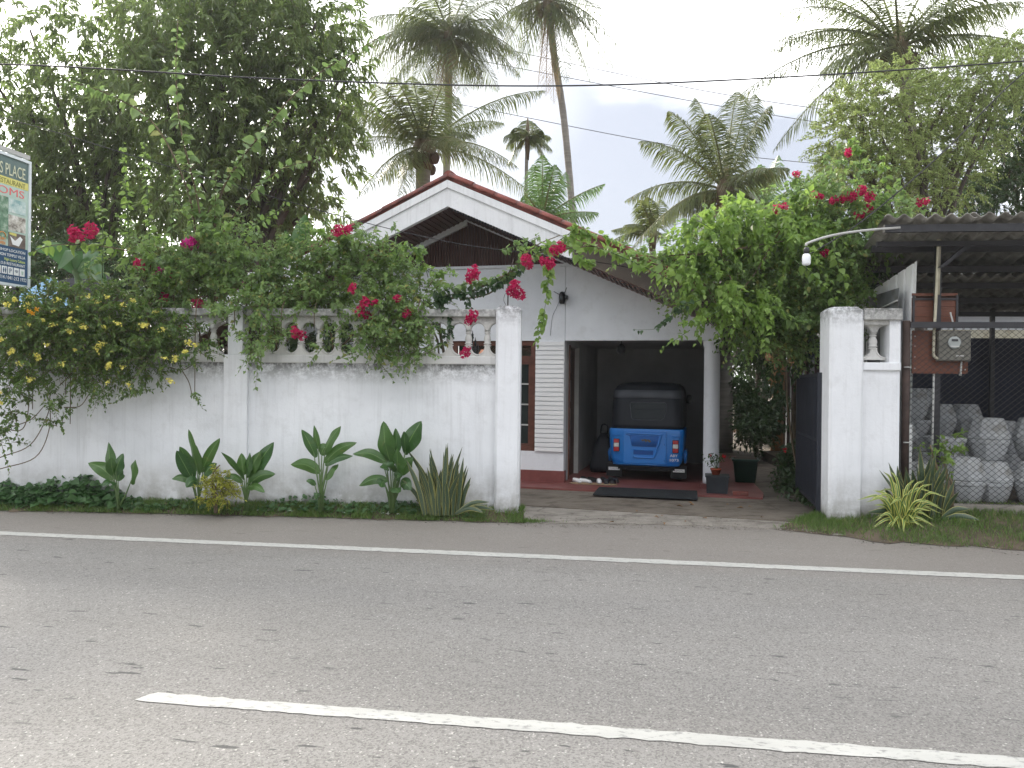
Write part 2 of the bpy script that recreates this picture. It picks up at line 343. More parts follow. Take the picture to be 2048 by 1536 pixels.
def asphalt():
    m, t, bs, out = newmat('asphalt'); co = N(t, 'ShaderNodeTexCoord').outputs['Object']; y = sep(t, co, 1)
    c = mixc(t, ramp(t, noise(t, co, .55, 5, .6, (.3, 1.2, 1)), [(.3, 0.), (.7, 1.)]), (.214, .203, .184), (.268, .256, .236))
    tr_ = mathn(t, 'ADD', mathn(t, 'MULTIPLY', mathn(t, 'SINE', mathn(t, 'MULTIPLY', y, 3.6), 0.), .5), mathn(t, 'MULTIPLY', mathn(t, 'SUBTRACT', noise(t, co, .9, 4, .6, (.15, 1, 1)), .5), 1.6))
    c = mixc(t, mathn(t, 'MULTIPLY', ramp(t, tr_, [(.0, 0.), (.9, 1.)]), .30), c, (.155, .15, .143))   # worn wheel tracks
    c = mixc(t, mathn(t, 'MULTIPLY', ramp(t, noise(t, co, .38, 4, .6), [(.6, 0.), (.72, 1.)]), .25), c, (.30, .275, .24))
    v = N(t, 'ShaderNodeTexVoronoi', Scale=105.); t.links.new(co, v.inputs['Vector'])
    sp = ramp(t, v.outputs['Color'], [(.15, .62), (.5, 1.0), (.86, 1.1), (.97, 2.1)]); c = mixc(t, 1., c, sp, 'MULTIPLY')
    c = mixc(t, .55, c, mixc(t, 1., c, ramp(t, noise(t, co, 260, 2, .6), [(.3, .55), (.7, 1.45)]), 'MULTIPLY'))
    mk = ramp(t, noise(t, co, 9, 3, .5, (.42, 1.7, 1)), [(.655, 0.), (.685, 1.)])
    band = ramp(t, noise(t, co, .8, 2, .5, (.3, 1.2, 1)), [(.36, 0.), (.55, 1.)])
    c = mixc(t, mathn(t, 'MULTIPLY', mathn(t, 'MULTIPLY', mk, band), .8), c, (.045, .045, .045))
    dust = mathn(t, 'ADD', mrange(t, y, 3.0, 3.9), mathn(t, 'MULTIPLY', mathn(t, 'SUBTRACT', noise(t, co, 1.6, 5, .65, (.5, 1, 1)), .5), 1.1))
    dust = ramp(t, dust, [(.2, 0.), (.95, 1.)])
    c = mixc(t, mathn(t, 'MULTIPLY', dust, .5), c, (.235, .205, .175))
    t.links.new(c, bs.inputs['Base Color']); bs.inputs['Roughness'].default_value = .72; bs.inputs['Specular IOR Level'].default_value = .45
    h = mathn(t, 'ADD', noise(t, co, 170, 3, .6), mathn(t, 'MULTIPLY', v.outputs['Distance'], .8)); bump(t, bs, h, .38, .005)
    return m
M['asphalt'] = asphalt()
def line_paint():
    m, t, bs, out = newmat('road_paint'); co = N(t, 'ShaderNodeTexCoord').outputs['Object']
    c = mixc(t, ramp(t, noise(t, co, 3, 5, .6, (.5, 2, 1)), [(.3, 0.), (.7, 1.)]), (.53, .525, .48), (.43, .425, .39))
    w = ramp(t, noise(t, co, 26, 5, .7, (.6, 1.3, 1)), [(.54, 0.), (.64, 1.)]); c = mixc(t, mathn(t, 'MULTIPLY', w, .7), c, (.2, .195, .185))
    t.links.new(c, bs.inputs['Base Color']); bs.inputs['Roughness'].default_value = .65; bump(t, bs, noise(t, co, 150, 3, .6), .4, .004); return m
M['paint'] = line_paint()
def concrete(name, a, b, dirt, cs=2.0):
    m, t, bs, out = newmat(name); co = N(t, 'ShaderNodeTexCoord').outputs['Object']
    c = mixc(t, ramp(t, noise(t, co, cs, 6, .65, (.7, 1.2, 1)), [(.32, 0.), (.68, 1.)]), a, b)
    c = mixc(t, mathn(t, 'MULTIPLY', ramp(t, noise(t, co, 2.6, 8, .72, (.8, 1.3, 1)), [(.48, 0.), (.62, 1.)]), .85), c, dirt)
    v = N(t, 'ShaderNodeTexVoronoi', Scale=1.1, feature='DISTANCE_TO_EDGE'); mpn = N(t, 'ShaderNodeMapping', Scale=(.5, 1.3, 1))
    wob = mixc(t, .12, co, N(t, 'ShaderNodeTexNoise', Scale=5.).outputs['Color']); t.links.new(wob, mpn.inputs[0]); t.links.new(mpn.outputs[0], v.inputs['Vector'])
    ck = ramp(t, v.outputs['Distance'], [(.0, 1.), (.014, 0.)]); c = mixc(t, mathn(t, 'MULTIPLY', ck, .5), c, (.05, .04, .03))
    c = mixc(t, .5, c, mixc(t, 1., c, ramp(t, noise(t, co, 120, 3, .6), [(.3, .6), (.7, 1.4)]), 'MULTIPLY'))
    t.links.new(c, bs.inputs['Base Color']); bs.inputs['Roughness'].default_value = .9; bump(t, bs, noise(t, co, 14, 7, .7), .6, .02); return m
M['apron'] = concrete('drive_concrete', (.12, .10, .078), (.185, .16, .13), (.062, .048, .035))
M['apron2'] = concrete('worn_gravel_edge', (.22, .20, .17), (.30, .275, .24), (.14, .125, .105), 4.0)

# ------------------------------------------------------------------ foliage kit (numpy)
def basis(A, U):
    S = nrm(np.cross(A, U)); return S, np.cross(S, A)
T4 = (np.array([(0, 0, 0), (-.5, .38, .16), (0, .42, 0), (.5, .38, .16), (0, 1, -.10)], np.float32), np.array([(0, 3, 2), (0, 2, 1), (1, 2, 4), (2, 3, 4)]))
T2 = (np.array([(0, 0, 0), (.5, .45, .0), (0, 1, -.05), (-.5, .45, .0)], np.float32), np.array([(0, 1, 2), (0, 2, 3)]))
TH = (np.array([(0, 0, 0), (-.38, .08, .08), (-.52, .36, .12), (-.3, .7, .06), (0, 1, -.12), (.3, .7, .06), (.52, .36, .12), (.38, .08, .08), (0, .42, -.02)], np.float32),
      np.array([(0, 8, 1), (1, 8, 2), (2, 8, 3), (3, 8, 4), (4, 8, 5), (5, 8, 6), (6, 8, 7), (7, 8, 0)]))
def leaves(P, A, U, Ln, W, tm=T4):
    """one leaf per row: base P, axis A, approximate face normal U"""
    A = nrm(A); S, Nn = basis(A, U); tv, tf = tm; n = len(P)
    Ln = np.broadcast_to(np.asarray(Ln, float), (n,))[:, None, None]; W = np.broadcast_to(np.asarray(W, float), (n,))[:, None, None]
    V = P[:, None, :] + S[:, None, :] * (tv[None, :, 0:1] * W) + A[:, None, :] * (tv[None, :, 1:2] * Ln) + Nn[:, None, :] * (tv[None, :, 2:3] * Ln)
    Fc = (np.arange(n)[:, None, None] * len(tv) + tf[None]).reshape(-1, 3)
    return V.reshape(-1, 3), Fc
def rnd_unit(n): return nrm(RNG.normal(size=(n, 3)))
def blob_pts(blobs, n, inner=.35):
    """blobs: (px,py,r_px,Y,depth_m[,weight]); n points, biased to the shell; returns points and outward directions"""
    w = np.array([b[2] ** 2 * (b[5] if len(b) > 5 else 1) for b in blobs], float); idx = RNG.choice(len(blobs), n, p=w / w.sum())
    c = np.array([tuple(at(b[0], b[1], b[3])) for b in blobs]); r = np.array([(b[2] / FPX * b[3], b[4], b[2] / FPX * b[3]) for b in blobs])
    d = rnd_unit(n); k = inner + (1 - inner) * RNG.random(n) ** .6
    return c[idx] + d * r[idx] * k[:, None], d
def twigs(P, D, ln, nl, Ll, Lw, droop=.3, t0=.15, spread=.9, down=.3, tm=T4, upn=1.0):
    """leafy twigs: nl leaves along each twig; returns leaf mesh arrays and twig end points"""
    n = len(P); D = nrm(D); ln = ln * RNG.uniform(.6, 1.3, n)
    t = np.linspace(t0, 1, nl)[None, :] + RNG.uniform(-.04, .04, (n, nl))
    g = np.array([0, 0, -1.]); pos = P[:, None, :] + D[:, None, :] * (ln[:, None] * t)[..., None] + g * (ln[:, None] * droop * t ** 2)[..., None]
    tang = nrm(D[:, None, :] + g * (2 * droop * t)[..., None])
    side = nrm(np.cross(tang, rnd_unit(n)[:, None, :])); side = side * np.where(np.arange(nl) % 2, 1., -1.)[None, :, None]
    A = nrm(tang * .5 + side * spread + RNG.normal(size=(n, nl, 3)) * .35 + g * down)
    U = nrm(np.array([0, 0, upn]) + RNG.normal(size=(n, nl, 3)) * .45 - tang * .1)
    s = RNG.uniform(.65, 1.25, (n, nl)) * (1.05 - .35 * t ** 3)
    v, f = leaves(pos.reshape(-1, 3), A.reshape(-1, 3), U.reshape(-1, 3), (Ll * s).ravel(), (Lw * s).ravel(), tm)
    end = P + D * ln[:, None] + g * (ln * droop)[:, None]
    return v, f, end, ln
def sticks(P, E, r):
    """thin three-sided twig from each P to each E"""
    d = nrm(E - P); a = nrm(np.cross(d, np.array([.3, .2, .93]))); b = np.cross(d, a); n = len(P); V = []
    for Q, s in ((P, 1.), (E, .4)):
        for k in range(3):
            V.append(Q + (a * math.cos(2.094 * k) + b * math.sin(2.094 * k)) * r * s)
    V = np.stack(V, 1).reshape(-1, 3); tf = np.array([(0, 1, 4), (0, 4, 3), (1, 2, 5), (1, 5, 4), (2, 0, 3), (2, 3, 5)])
    return V, (np.arange(n)[:, None, None] * 6 + tf[None]).reshape(-1, 3)
def join(parts):
    V, Fc, b = [], [], 0
    for v, f in parts: V.append(v); Fc.append(f + b); b += len(v)
    return np.concatenate(V), np.concatenate(Fc)
def stuff(name, vf, mat, parent):
    base = np.array(parent.location); o = link(name, npmesh(name, vf[0] - base, vf[1]), mat, parent); o['kind'] = 'stuff'; return o
def local(pts, root): return [Vector(p) - root.location for p in pts]
def limb(name, pts, r0, r1, mat, root, k=7, n=6):
    c = bez(pts, n); m = len(c); return MB().tube(local(c, root), [r0 + (r1 - r0) * i / (m - 1) for i in range(m)], k).build(name, mat, root)

# ================================================================== SETTING
g = MB(); g.add([(-400, -300, -.04), (400, -300, -.04), (400, 700, -.04), (-400, 700, -.04)], [(0, 1, 2, 3)])
tag(g.build('ground', M['soil']), kind='structure')
RY = rad(-8.4); RO = (0.0, 3.727, 0.0)
road = MB(); road.add([(-70, -9, 0), (70, -9, 0), (70, 5.75, 0), (-70, 5.75, 0)], [(0, 1, 2, 3)])
road = tag(road.build('road', M['asphalt'], loc=RO, rot=(0, 0, RY)), kind='structure')
def line_mesh(name, x0, x1, yc, w, round_start=False):
    n = int((x1 - x0) / .06); xs = np.linspace(x0, x1, n)
    e0 = yc - w / 2 + RNG.normal(size=n) * .005; e1 = yc + w / 2 + RNG.normal(size=n) * .005
    if round_start: e1[0] -= w * .22; e0[0] += w * .12
    V = np.concatenate([np.stack([xs, e0, np.full(n, .004)], 1), np.stack([xs + (.03 if round_start else 0) * (np.arange(n) < 1), e1, np.full(n, .004)], 1)])
    i = np.arange(n - 1); o = link(name, npmesh(name, V, np.stack([i, i + 1, i + 1 + n, i + n], 1)), M['paint'], road)
    return o
line_mesh('edge_line', -60, 60, 3.64, .165); line_mesh('centre_dash', -1.94, 4.3, .0, .112, True)
line_mesh('centre_dash', 8.3, 14.3, 0, .112); line_mesh('centre_dash', -12.2, -6.2, 0, .112)

def strip(name, near, far, prof, mat, sub=40):
    """raised ground between two polylines; prof(t, s) height"""
    def samp(p, k):
        p = np.array(p, float); d = np.r_[0, np.cumsum(np.linalg.norm(np.diff(p, axis=0), axis=1))]; s = np.linspace(0, d[-1], k)
        return np.stack([np.interp(s, d, p[:, i]) for i in (0, 1)], 1)
    a, b = samp(near, sub), samp(far, sub); K = 9; V = []
    for i in range(sub):
        for j in range(K):
            t = j / (K - 1); q = a[i] * (1 - t) + b[i] * t; jit = RNG.normal() * .012 * (0 < j)
            V.append((q[0] + (RNG.normal() * .02 if 0 < i < sub - 1 else 0), q[1] + ((RNG.normal() * .035 + .05 * math.sin(i * 1.7)) if j == 0 else 0), prof(t, i / (sub - 1)) + jit))
    fs = [(i * K + j, (i + 1) * K + j, (i + 1) * K + j + 1, i * K + j + 1) for i in range(sub - 1) for j in range(K - 1)]
    o = link(name, npmesh(name, V, fs, True), mat); return tag(o, kind='structure'), a, b
vergeL, vLa, vLb = strip('grass_verge_left', [(-12, 10.15), (-6.37, 9.60), (-3.19, 9.42), (-.13, 9.14), (.16, 9.12)], [(-12, 10.35), (-6.4, 9.95), (-3.2, 9.75), (-.1, 9.56), (.16, 9.52)], lambda t, s: .006 + .10 * min(1, t * 1.6), M['soil'], 90)
vergeR, vRa, vRb = strip('grass_verge_right', [(3.05, 8.93), (3.5, 8.66), (3.9, 8.22), (5.28, 7.88), (8, 7.4), (13, 6.6)], [(3.65, 9.35), (3.95, 9.5), (4.3, 9.62), (5.3, 9.5), (8, 9.2), (13, 8.6)], lambda t, s: .006 + (.06 + .15 * min(1, s * 6)) * min(1, t * 1.1), M['soil'], 60)
ap = MB(); ap.flat([(-2.2, 11.0), (.05, 10.40), (3.55, 9.30), (4.3, 9.35), (4.6, 11.0), (9.0, 27), (3.6, 27), (2.5, 15), (-2.2, 13.0)], -.03, .022)
tag(ap.build('driveway', M['apron']), kind='structure')
n = 30; A2 = [(.0 + 3.95 * i / n, 9.14 - .12 * (i / n) ** 1 - .75 * max(0, i / n - .62) ** 1.2 * 1.6 + RNG.normal() * .025) for i in range(n + 1)]
tag(MB().flat(A2 + [(3.75, 9.45), (3.55, 9.36), (.05, 10.46), (-.1, 9.7)], -.03, .010).build('gravel_edge', M['apron2']), kind='structure')

# ================================================================== BOUNDARY WALL
WY = rad(-3.5); WO = Vector((-.05, 9.35, 0))
def wall_pt(x, y, z):
    return WO + Vector((x * math.cos(WY) - y * math.sin(WY), x * math.sin(WY) + y * math.cos(WY), z))
def arc(cx, cz, rx, rz, a0, a1, k=7): return [(cx + rx * math.cos(rad(a0 + (a1 - a0) * i / k)), cz + rz * math.sin(rad(a0 + (a1 - a0) * i / k))) for i in range(k + 1)]
def baluster_mesh(pitch=.235, zb=1.985, zt=2.415):
    h = pitch / 2; rx = h - .031; b = MB(); z1, z2 = zb + .125, zt - .105
    # lower and upper spandrel between two arched openings, then the turned shaft
    lo = [(-h, zb), (h, zb), (h, z1 - .095)] + arc(h, z1, rx, .095, 270, 180)[1:] + [(-.031, z1)] + arc(-h, z1, rx, .095, 0, -90)[1:]
    up = [(-h, zt), (-h, z2 + .085)] + arc(-h, z2, rx, .085, 90, 0)[1:] + [(.031, z2)] + arc(h, z2, rx, .085, 180, 90)[1:] + [(h, zt)]
    b.prism(lo, .125, .215); b.prism(up, .125, .215)
    # raised rim round the openings
    for s in (-1, 1):
        b.tube([(s * h + (-s) * (rx + .012) * math.cos(rad(a)), .125, z1 - .107 * math.sin(rad(a))) for a in range(0, 91, 15)], .008, 4)
        b.tube([(s * h + (-s) * (rx + .012) * math.cos(rad(a)), .125, z2 + .097 * math.sin(rad(a))) for a in range(0, 91, 15)], .008, 4)
    d = z2 - z1
    b.lathe([(.034, 0), (.047, .004), (.047, .016), (.032, .020), (.032, .026), (.047, .030), (.047, .042), (.036, .048), (.042, .075), (.044, .09), (.040, .115), (.030, .14), (.027, d - .045), (.038, d - .040), (.038, d - .030), (.028, d - .027), (.028, d - .020), (.038, d - .017), (.038, d - .006), (.030, d)], (0, .17, z1), 12)
    return b.mesh('baluster')
bal = baluster_mesh()
wall = empty('boundary_wall', WO, WY, 'white plastered roadside wall with a row of balusters and weathered coping', 'wall')
for (x0, x1) in ((-8.8, -3.58), (-3.28, -.155)):
    MB().box(x0, x1, .14, .27, -.05, 1.885).build('wall_panel', M['panel'], wall)
    MB().bbox(x0 - .001, x1 + .001, .085, .28, 1.885, 1.985, .012).build('moulding', M['mould'], wall)
    MB().bbox(x0, x1, .055, .30, 2.468, 2.562, .014).build('coping', M['coping'], wall)
    MB().box(x0, x1, .13, .22, 2.413, 2.470).build('frieze', M['balus'], wall)
MB().bbox(-3.585, -3.275, .09, .29, -.05, 1.984, .008).build('pilaster', M['wall'], wall)
MB().bbox(-3.535, -3.345, .095, .285, 1.984, 2.60, .008).build('pilaster_cap', M['wall'], wall)
for k in range(13): link('baluster', bal, M['balus'], wall, loc=(-.27 - .235 * k, 0, 0))
for k in range(15): link('baluster', bal, M['balus'], wall, loc=(-3.75 - .235 * k, 0, 0))
def pillar(b, x0, x1, y0, y1, h, ch=.03):
    o = [(x0 + ch, y0), (x1 - ch, y0), (x1, y0 + ch), (x1, y1), (x0, y1), (x0, y0 + ch)]
    cx, cy = (x0 + x1) / 2, (y0 + y1) / 2
    r = [[(x, y, -.05) for x, y in o], [(x, y, h - .06) for x, y in o], [(x, y, h - .045) for x, y in o], [(cx + (x - cx) * .72, cy + (y - cy) * .72, h) for x, y in o]]
    b.rings(r, smooth=False); return b
pillar(MB(), -.155, .150, 0, .30, 2.605).build('gate_pillar', M['wall'], wall)
MB().tube([(-.02, .15, 2.55), (-.02, .15, 2.98), (.05, .15, 3.2)], .008, 6).build('support_rod', M['rust'], wall)
MB().tube(bez([(-.03, .15, 2.60), (-.07, .13, 2.68), (-.05, .12, 2.76), (-.02, .13, 2.74)], 5), .003, 4).build('wire_hook', M['rust'], wall)
RW = Vector((WO.x, WO.y, 0))
rwall = empty('gate_wall', wall_pt(3.82, 0, 0), WY, 'short white gate pillar wall with one baluster in a niche, by the shed', 'wall')
pillar(MB(), 0, .395, 0, .36, 2.61).build('gate_pillar', M['wall'], rwall)
MB().box(.395, .825, .05, .30, -.05, 1.855).build('wall_panel', M['wall'], rwall)
MB().bbox(.394, .829, .02, .31, 1.855, 1.95, .01).build('moulding', M['wall'], rwall)
MB().bbox(.394, .835, .0, .33, 2.452, 2.59, .012).build('coping', M['coping'], rwall)
MB().box(.70, .826, .04, .31, 1.95, 2.452).build('end_post', M['wall'], rwall)
link('baluster', bal, M['balus'], rwall, loc=(.555, -.0, 0), scale=(1.22, 1.0, 1.0)).location.z = .0
MB().box(.395, .70, .06, .29, 2.40, 2.452).build('frieze', M['balus'], rwall)
# open gate leaf, hinged on the right pillar
gt = empty('gate_leaf', wall_pt(3.80, .30, 0), rad(77), 'dark navy sheet metal gate leaf swung open against the right gate pillar', 'gate')
MB().box(.02, 1.85, -.012, .012, .24, 1.76).build('sheet', M['gate'], gt)
for z in (.2, 1.0, 1.80): MB().box(0, 1.87, -.025, .025, z - .02, z + .02).build('rail', M['gate'], gt)
for i in range(19): MB().box(.02 + .1 * i, .045 + .1 * i, .0125, .028, .22, 1.78).build('bar', M['gate'], gt)
for x in (0., 1.87): MB().box(x - .025, x + .025, -.027, .027, .08, 1.83).build('stile', M['gate'], gt)

# ================================================================== HOUSE
HY = rad(-14); HO = Vector((.86, 12.6, 0))
def hpt(x, y, z): return HO + Vector((x * math.cos(HY) - y * math.sin(HY), x * math.sin(HY) + y * math.cos(HY), z))
H = empty('bungalow', HO, HY, 'white bungalow with red roof verge, dark timber gable and an open carport', 'house')
RX, RZ, SL = -1.7, 4.42, .45
def zu(x): return RZ - SL * abs(x - RX)
FL = .05
# walls
w = MB(); w.box(-5.9, -1.95, 0, .18, 0, 3.58); w.box(-1.95, -.485, 0, .18, 0, .545); w.box(-1.95, -.485, .0, .18, 2.37, 3.58)
w.build('front_wall', M['house'], H)
MB().box(-.485, -.004, .0, .18, 0, 3.58).build('pilaster', M['house'], H)
MB().prism([(.002, 2.37), (2.47, 2.37), (2.47, zu(2.47)), (.12, 3.60), (.002, 3.60)], .004, .17).build('carport_beam', M['house'], H)
MB().box(-5.95, .02, -.035, .1, .02, .235).build('plinth', M['red_paint'], H)
for i in range(24):
    z = .55 + i * .0755; MB().prism([(-.484, z), (-.006, z), (-.006, z + .064), (-.484, z + .064)], -.034, -.001).build('siding_board', M['white'], H)
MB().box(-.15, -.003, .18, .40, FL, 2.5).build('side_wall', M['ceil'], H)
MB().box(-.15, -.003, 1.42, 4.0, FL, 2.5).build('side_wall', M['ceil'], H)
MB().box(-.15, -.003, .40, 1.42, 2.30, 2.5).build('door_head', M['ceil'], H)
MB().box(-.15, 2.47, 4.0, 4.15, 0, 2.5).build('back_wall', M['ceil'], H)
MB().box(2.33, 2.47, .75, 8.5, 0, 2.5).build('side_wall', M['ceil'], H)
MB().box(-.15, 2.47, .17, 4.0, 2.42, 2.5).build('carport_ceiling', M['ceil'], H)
dr = MB().box(-.10, -.06, .42, 1.40, FL, 2.29).build('door', M['brown'], H)
for y in (.40, 1.36): MB().box(-.12, .02, y, y + .06, FL, 2.32).build('door_frame', M['frame'] if y < 1 else M['pvcgrey'], dr)
for i in range(4): MB().box(-.062, -.054, .84, .93, .35 + i * .5, .73 + i * .5).build('glass_strip', M['pvcgrey'], dr)
# column
MB().lathe([(.127, .12), (.125, .2), (.122, 2.26), (.128, 2.27), (.14, 2.30), (.142, 2.33), (.15, 2.335), (.15, 2.369)], (2.335, .12, 0), 28).build('column', M['house'], H)
MB().box(2.17, 2.50, -.05, .29, .0, .122).build('column_base', M['red_paint'], H)
# porch floor
MB().flat([(-6, -.70), (-1, -.72), (1.2, -.78), (3.05, -.80), (3.10, -.3), (3.0, 1.5), (2.95, 6), (2.4, 6), (2.4, 4.1), (-.2, 4.1), (-.2, .1), (-6, .1)], -.02, FL).build('porch_floor', M['red_paint'], H)
# gable
MB().prism([(RX - 1.8, 3.62), (RX + 1.8, 3.62), (RX, RZ - .01)], .05, .10).build('gable_back', M['brown'], H)
gb = MB()
for i in range(72):
    x = RX - 1.78 + i * .0495
    if zu(x + .012) - 3.63 > .03: gb.box(x, x + .026, .02, .052, 3.63, zu(x + .012) - .01)
o = gb.build('gable_batten', M['brown'], H); o['kind'] = 'stuff'
MB().box(-5.9, .12, -.04, .10, 3.58, 3.625).build('ledge', M['house'], H)
for s, wd in ((-1, .10), (1, .035)):
    MB().prism([(RX, RZ - .003), (RX, RZ - wd)] + ([(RX + 1.9, zu(RX + 1.9) - wd), (RX + 1.9, zu(RX + 1.9) - .003)] if s > 0 else [(RX - 4.2, zu(RX - 4.2) - wd), (RX - 4.2, zu(RX - 4.2) - .003)])[::1], -.03, .03).build('gable_trim', M['house'], H)
# roof: slab, verge tiles
roof = MB()
roof.prism([(RX, RZ + .30), (3.0, zu(3.0) + .30), (3.0, zu(3.0) + .40), (RX, RZ + .41)], -.96, 9); roof.prism([(RX - 4.7, zu(RX - 4.7) + .30), (RX, RZ + .30), (RX, RZ + .41), (RX - 4.7, zu(RX - 4.7) + .40)], -.96, 9)
roof = roof.build('roof', [M['brown'], M['tile']], H)
rt = MB()
for i in range(1):
    rt.prism([(RX, RZ + .415), (3.05, zu(3.05) + .405), (3.05, zu(3.05) + .46), (RX, RZ + .47)], -.98, 9); rt.prism([(RX - 4.75, zu(RX - 4.75) + .405), (RX, RZ + .415), (RX, RZ + .47), (RX - 4.75, zu(RX - 4.75) + .46)], -.98, 9)
rt.build('tile_layer', M['tile'], roof)
def barrel(l=.42, r0=.085, r1=.074):
    b = MB(); k = 8
    for a, r, y in ((0, r0, 0), (1, r1, l)): pass
    rings = [[(y, r * math.cos(math.pi * j / k), r * math.sin(math.pi * j / k)) for j in range(k + 1)] + [(y, (r - .016) * math.cos(math.pi * j / k), (r - .016) * math.sin(math.pi * j / k)) for j in range(k, -1, -1)] for y, r in ((0, r0), (l, r1))]
    b.rings(rings); return b.mesh('verge_tile')
bt = barrel()
ang = math.atan(SL)
for s in (-1, 1):
    for i in range(13):
        d = .02 + i * .385
        link('verge_tile', bt, M['tile'], roof, loc=(RX + s * (d + .40) * math.cos(ang), -.955, RZ + .455 - (d + .40) * math.sin(ang) + random.uniform(-.006, .006)), rot=(0, -(ang + .02), 0 if s < 0 else math.pi))
MB().tube([(RX, -.98, RZ + .47), (RX, 9, RZ + .47)], .10, 12).build('ridge_tile', M['tile'], roof)
# barge boards with a raised upper fillet
def slope_poly(xa, xb, lo, hi): return [(xa, zu(xa) + lo), (xb, zu(xb) + lo), (xb, zu(xb) + hi), (xa, zu(xa) + hi)]
for xa, xb in ((RX - 4.7, RX), (RX, .27)):
    bo = MB().prism(slope_poly(xa, xb, -.005, .40), -1.02, -.93).build('bargeboard', M['barge'], H)
    MB().prism(slope_poly(xa, xb, .285, .402), -1.045, -1.021).build('fillet', M['barge'], bo)
fr = MB()
for i in range(44):
    x = RX + .06 + i * .045; z = zu(x)
    fr.box(x, x + .028, -1.0, -.985, z - .035, z - .007); fr.box(x + .01, x + .02, -1.0, -.985, z - .055, z - .034)
o = fr.build('fretwork_trim', M['black'], H); o['kind'] = 'stuff'
# soffits
MB().prism(slope_poly(RX - 4.7, RX, .012, .03), -.93, 0.0).build('soffit', M['brown'], H)
MB().prism(slope_poly(RX, .27, .012, .03), -.93, 0.0).build('soffit', M['brown'], H)
MB().prism(slope_poly(.27, 3.0, .022, .04), -.74, 0.0).build('soffit', M['brown'], H)
bat = MB().prism([(-.016, 0), (.016, -.0144), (.016, .0056), (-.016, .02)], -.74, 0.0).mesh('soffit_batten')
batl = MB().prism([(-.013, 0), (.013, -.0117), (.013, .008), (-.013, .02)], -.92, 0.0).mesh('soffit_batten')
batm = MB().prism([(-.013, -.0117), (.013, 0), (.013, .02), (-.013, .008)], -.92, 0.0).mesh('soffit_batten')
for i in range(34): x = .30 + i * .078; link('soffit_batten', bat, M['frame'], H, loc=(x, 0, zu(x) - .003))
for i in range(24): x = RX + .06 + i * .078; link('soffit_batten', batl, M['brown'], H, loc=(x, 0, zu(x) - .009))
for i in range(36): x = RX - .06 - i * .078; link('soffit_batten', batm, M['brown'], H, loc=(x, 0, zu(x) - .009))
MB().prism(slope_poly(.27, 3.0, .30, .42), -1.0, -.962).build('fascia', M['frame'], H)
MB().box(2.96, 3.0, -.96, 8.9, zu(3) + .12, zu(3) + .30).build('eave_board', M['brown'], H)
# window
wf = MB(); wf.box(-1.95, -.49, .03, .12, .545, .625); wf.box(-1.95, -.49, .03, .12, 2.29, 2.37); wf.box(-.575, -.49, .03, .12, .625, 2.29); wf.box(-1.95, -1.865, .03, .12, .625, 2.29)
wf.box(-1.865, -.575, .035, .115, 2.02, 2.12); wf.box(-1.26, -1.18, .035, .115, .625, 2.02)
wf = wf.build('window', M['frame'], H)
for (a, b_) in ((-1.865, -1.26), (-1.18, -.575)):
    MB().box(a + .035, b_ - .035, .075, .082, .66, 1.985).build('pane', M['glass'], wf)
    sash = MB(); sash.box(a, a + .04, .05, .1, .625, 2.02); sash.box(b_ - .04, b_, .05, .1, .625, 2.02); sash.box(a, b_, .05, .1, .625, .665); sash.box(a, b_, .05, .1, 1.98, 2.02)
    sash.build('sash', M['frame'], wf)
    for z in (.973, 1.313, 1.652): MB().box(a + .04, b_ - .04, .055, .095, z - .012, z + .012).build('glazing_bar', M['pvcgrey'], wf)
MB().box(-1.86, -.58, .13, .14, .6, 2.35).build('curtain', M['curtain'], wf)
for k in range(32):
    x = -1.86 + .042 * k
    MB().tube([(x, .07, 2.125), (min(x + .165, -.58), .07, 2.125 + min(.165, -.58 - x))], .006, 4).build('lattice_slat', M['frame'], wf)
# camera on the wall, lamp in the carport
cc = empty('security_camera', hpt(-.045, -.06, 3.07), HY, 'small black security camera with two aerials on the white gable wall', 'camera')
MB().lathe([(.01, -.11), (.04, -.105), (.052, -.06), (.055, .0), (.05, .05), (.035, .085), (.01, .095)], k=14).build('housing', M['black'], cc)
MB().lathe([(.02, 0), (.03, .005), (.03, .03), (.024, .034)], k=12).build('lens', M['glass'], cc, loc=(0, -.05, -.02), rot=(rad(90), 0, 0))
MB().box(.03, .09, -.02, .06, -.03, .03).build('wall_mount', M['black'], cc)
for s, t in ((-1, (-.14, -.0, .10)), (1, (.075, 0, .16))): MB().tube([(s * .03, 0, .04), t], .006, 5).build('aerial', M['black'], cc)
MB().tube(bez([(-.045, .02, -.04), (-.10, .055, -.16), (-.17, .055, -.32), (-.2, .055, -.62)], 5), .003, 4).build('cable', M['wire'], cc)
lp = empty('hanging_lamp', hpt(.86, .55, 2.42), HY, 'dark pendant lamp under the carport ceiling', 'lamp')
MB().tube([(0, 0, 0), (0, 0, -.08)], .008, 6).build('stem', M['black'], lp)
MB().lathe([(.02, -.25), (.05, -.24), (.075, -.2), (.07, -.13), (.035, -.09), (.02, -.07)], k=12).build('shade', M['black'], lp)

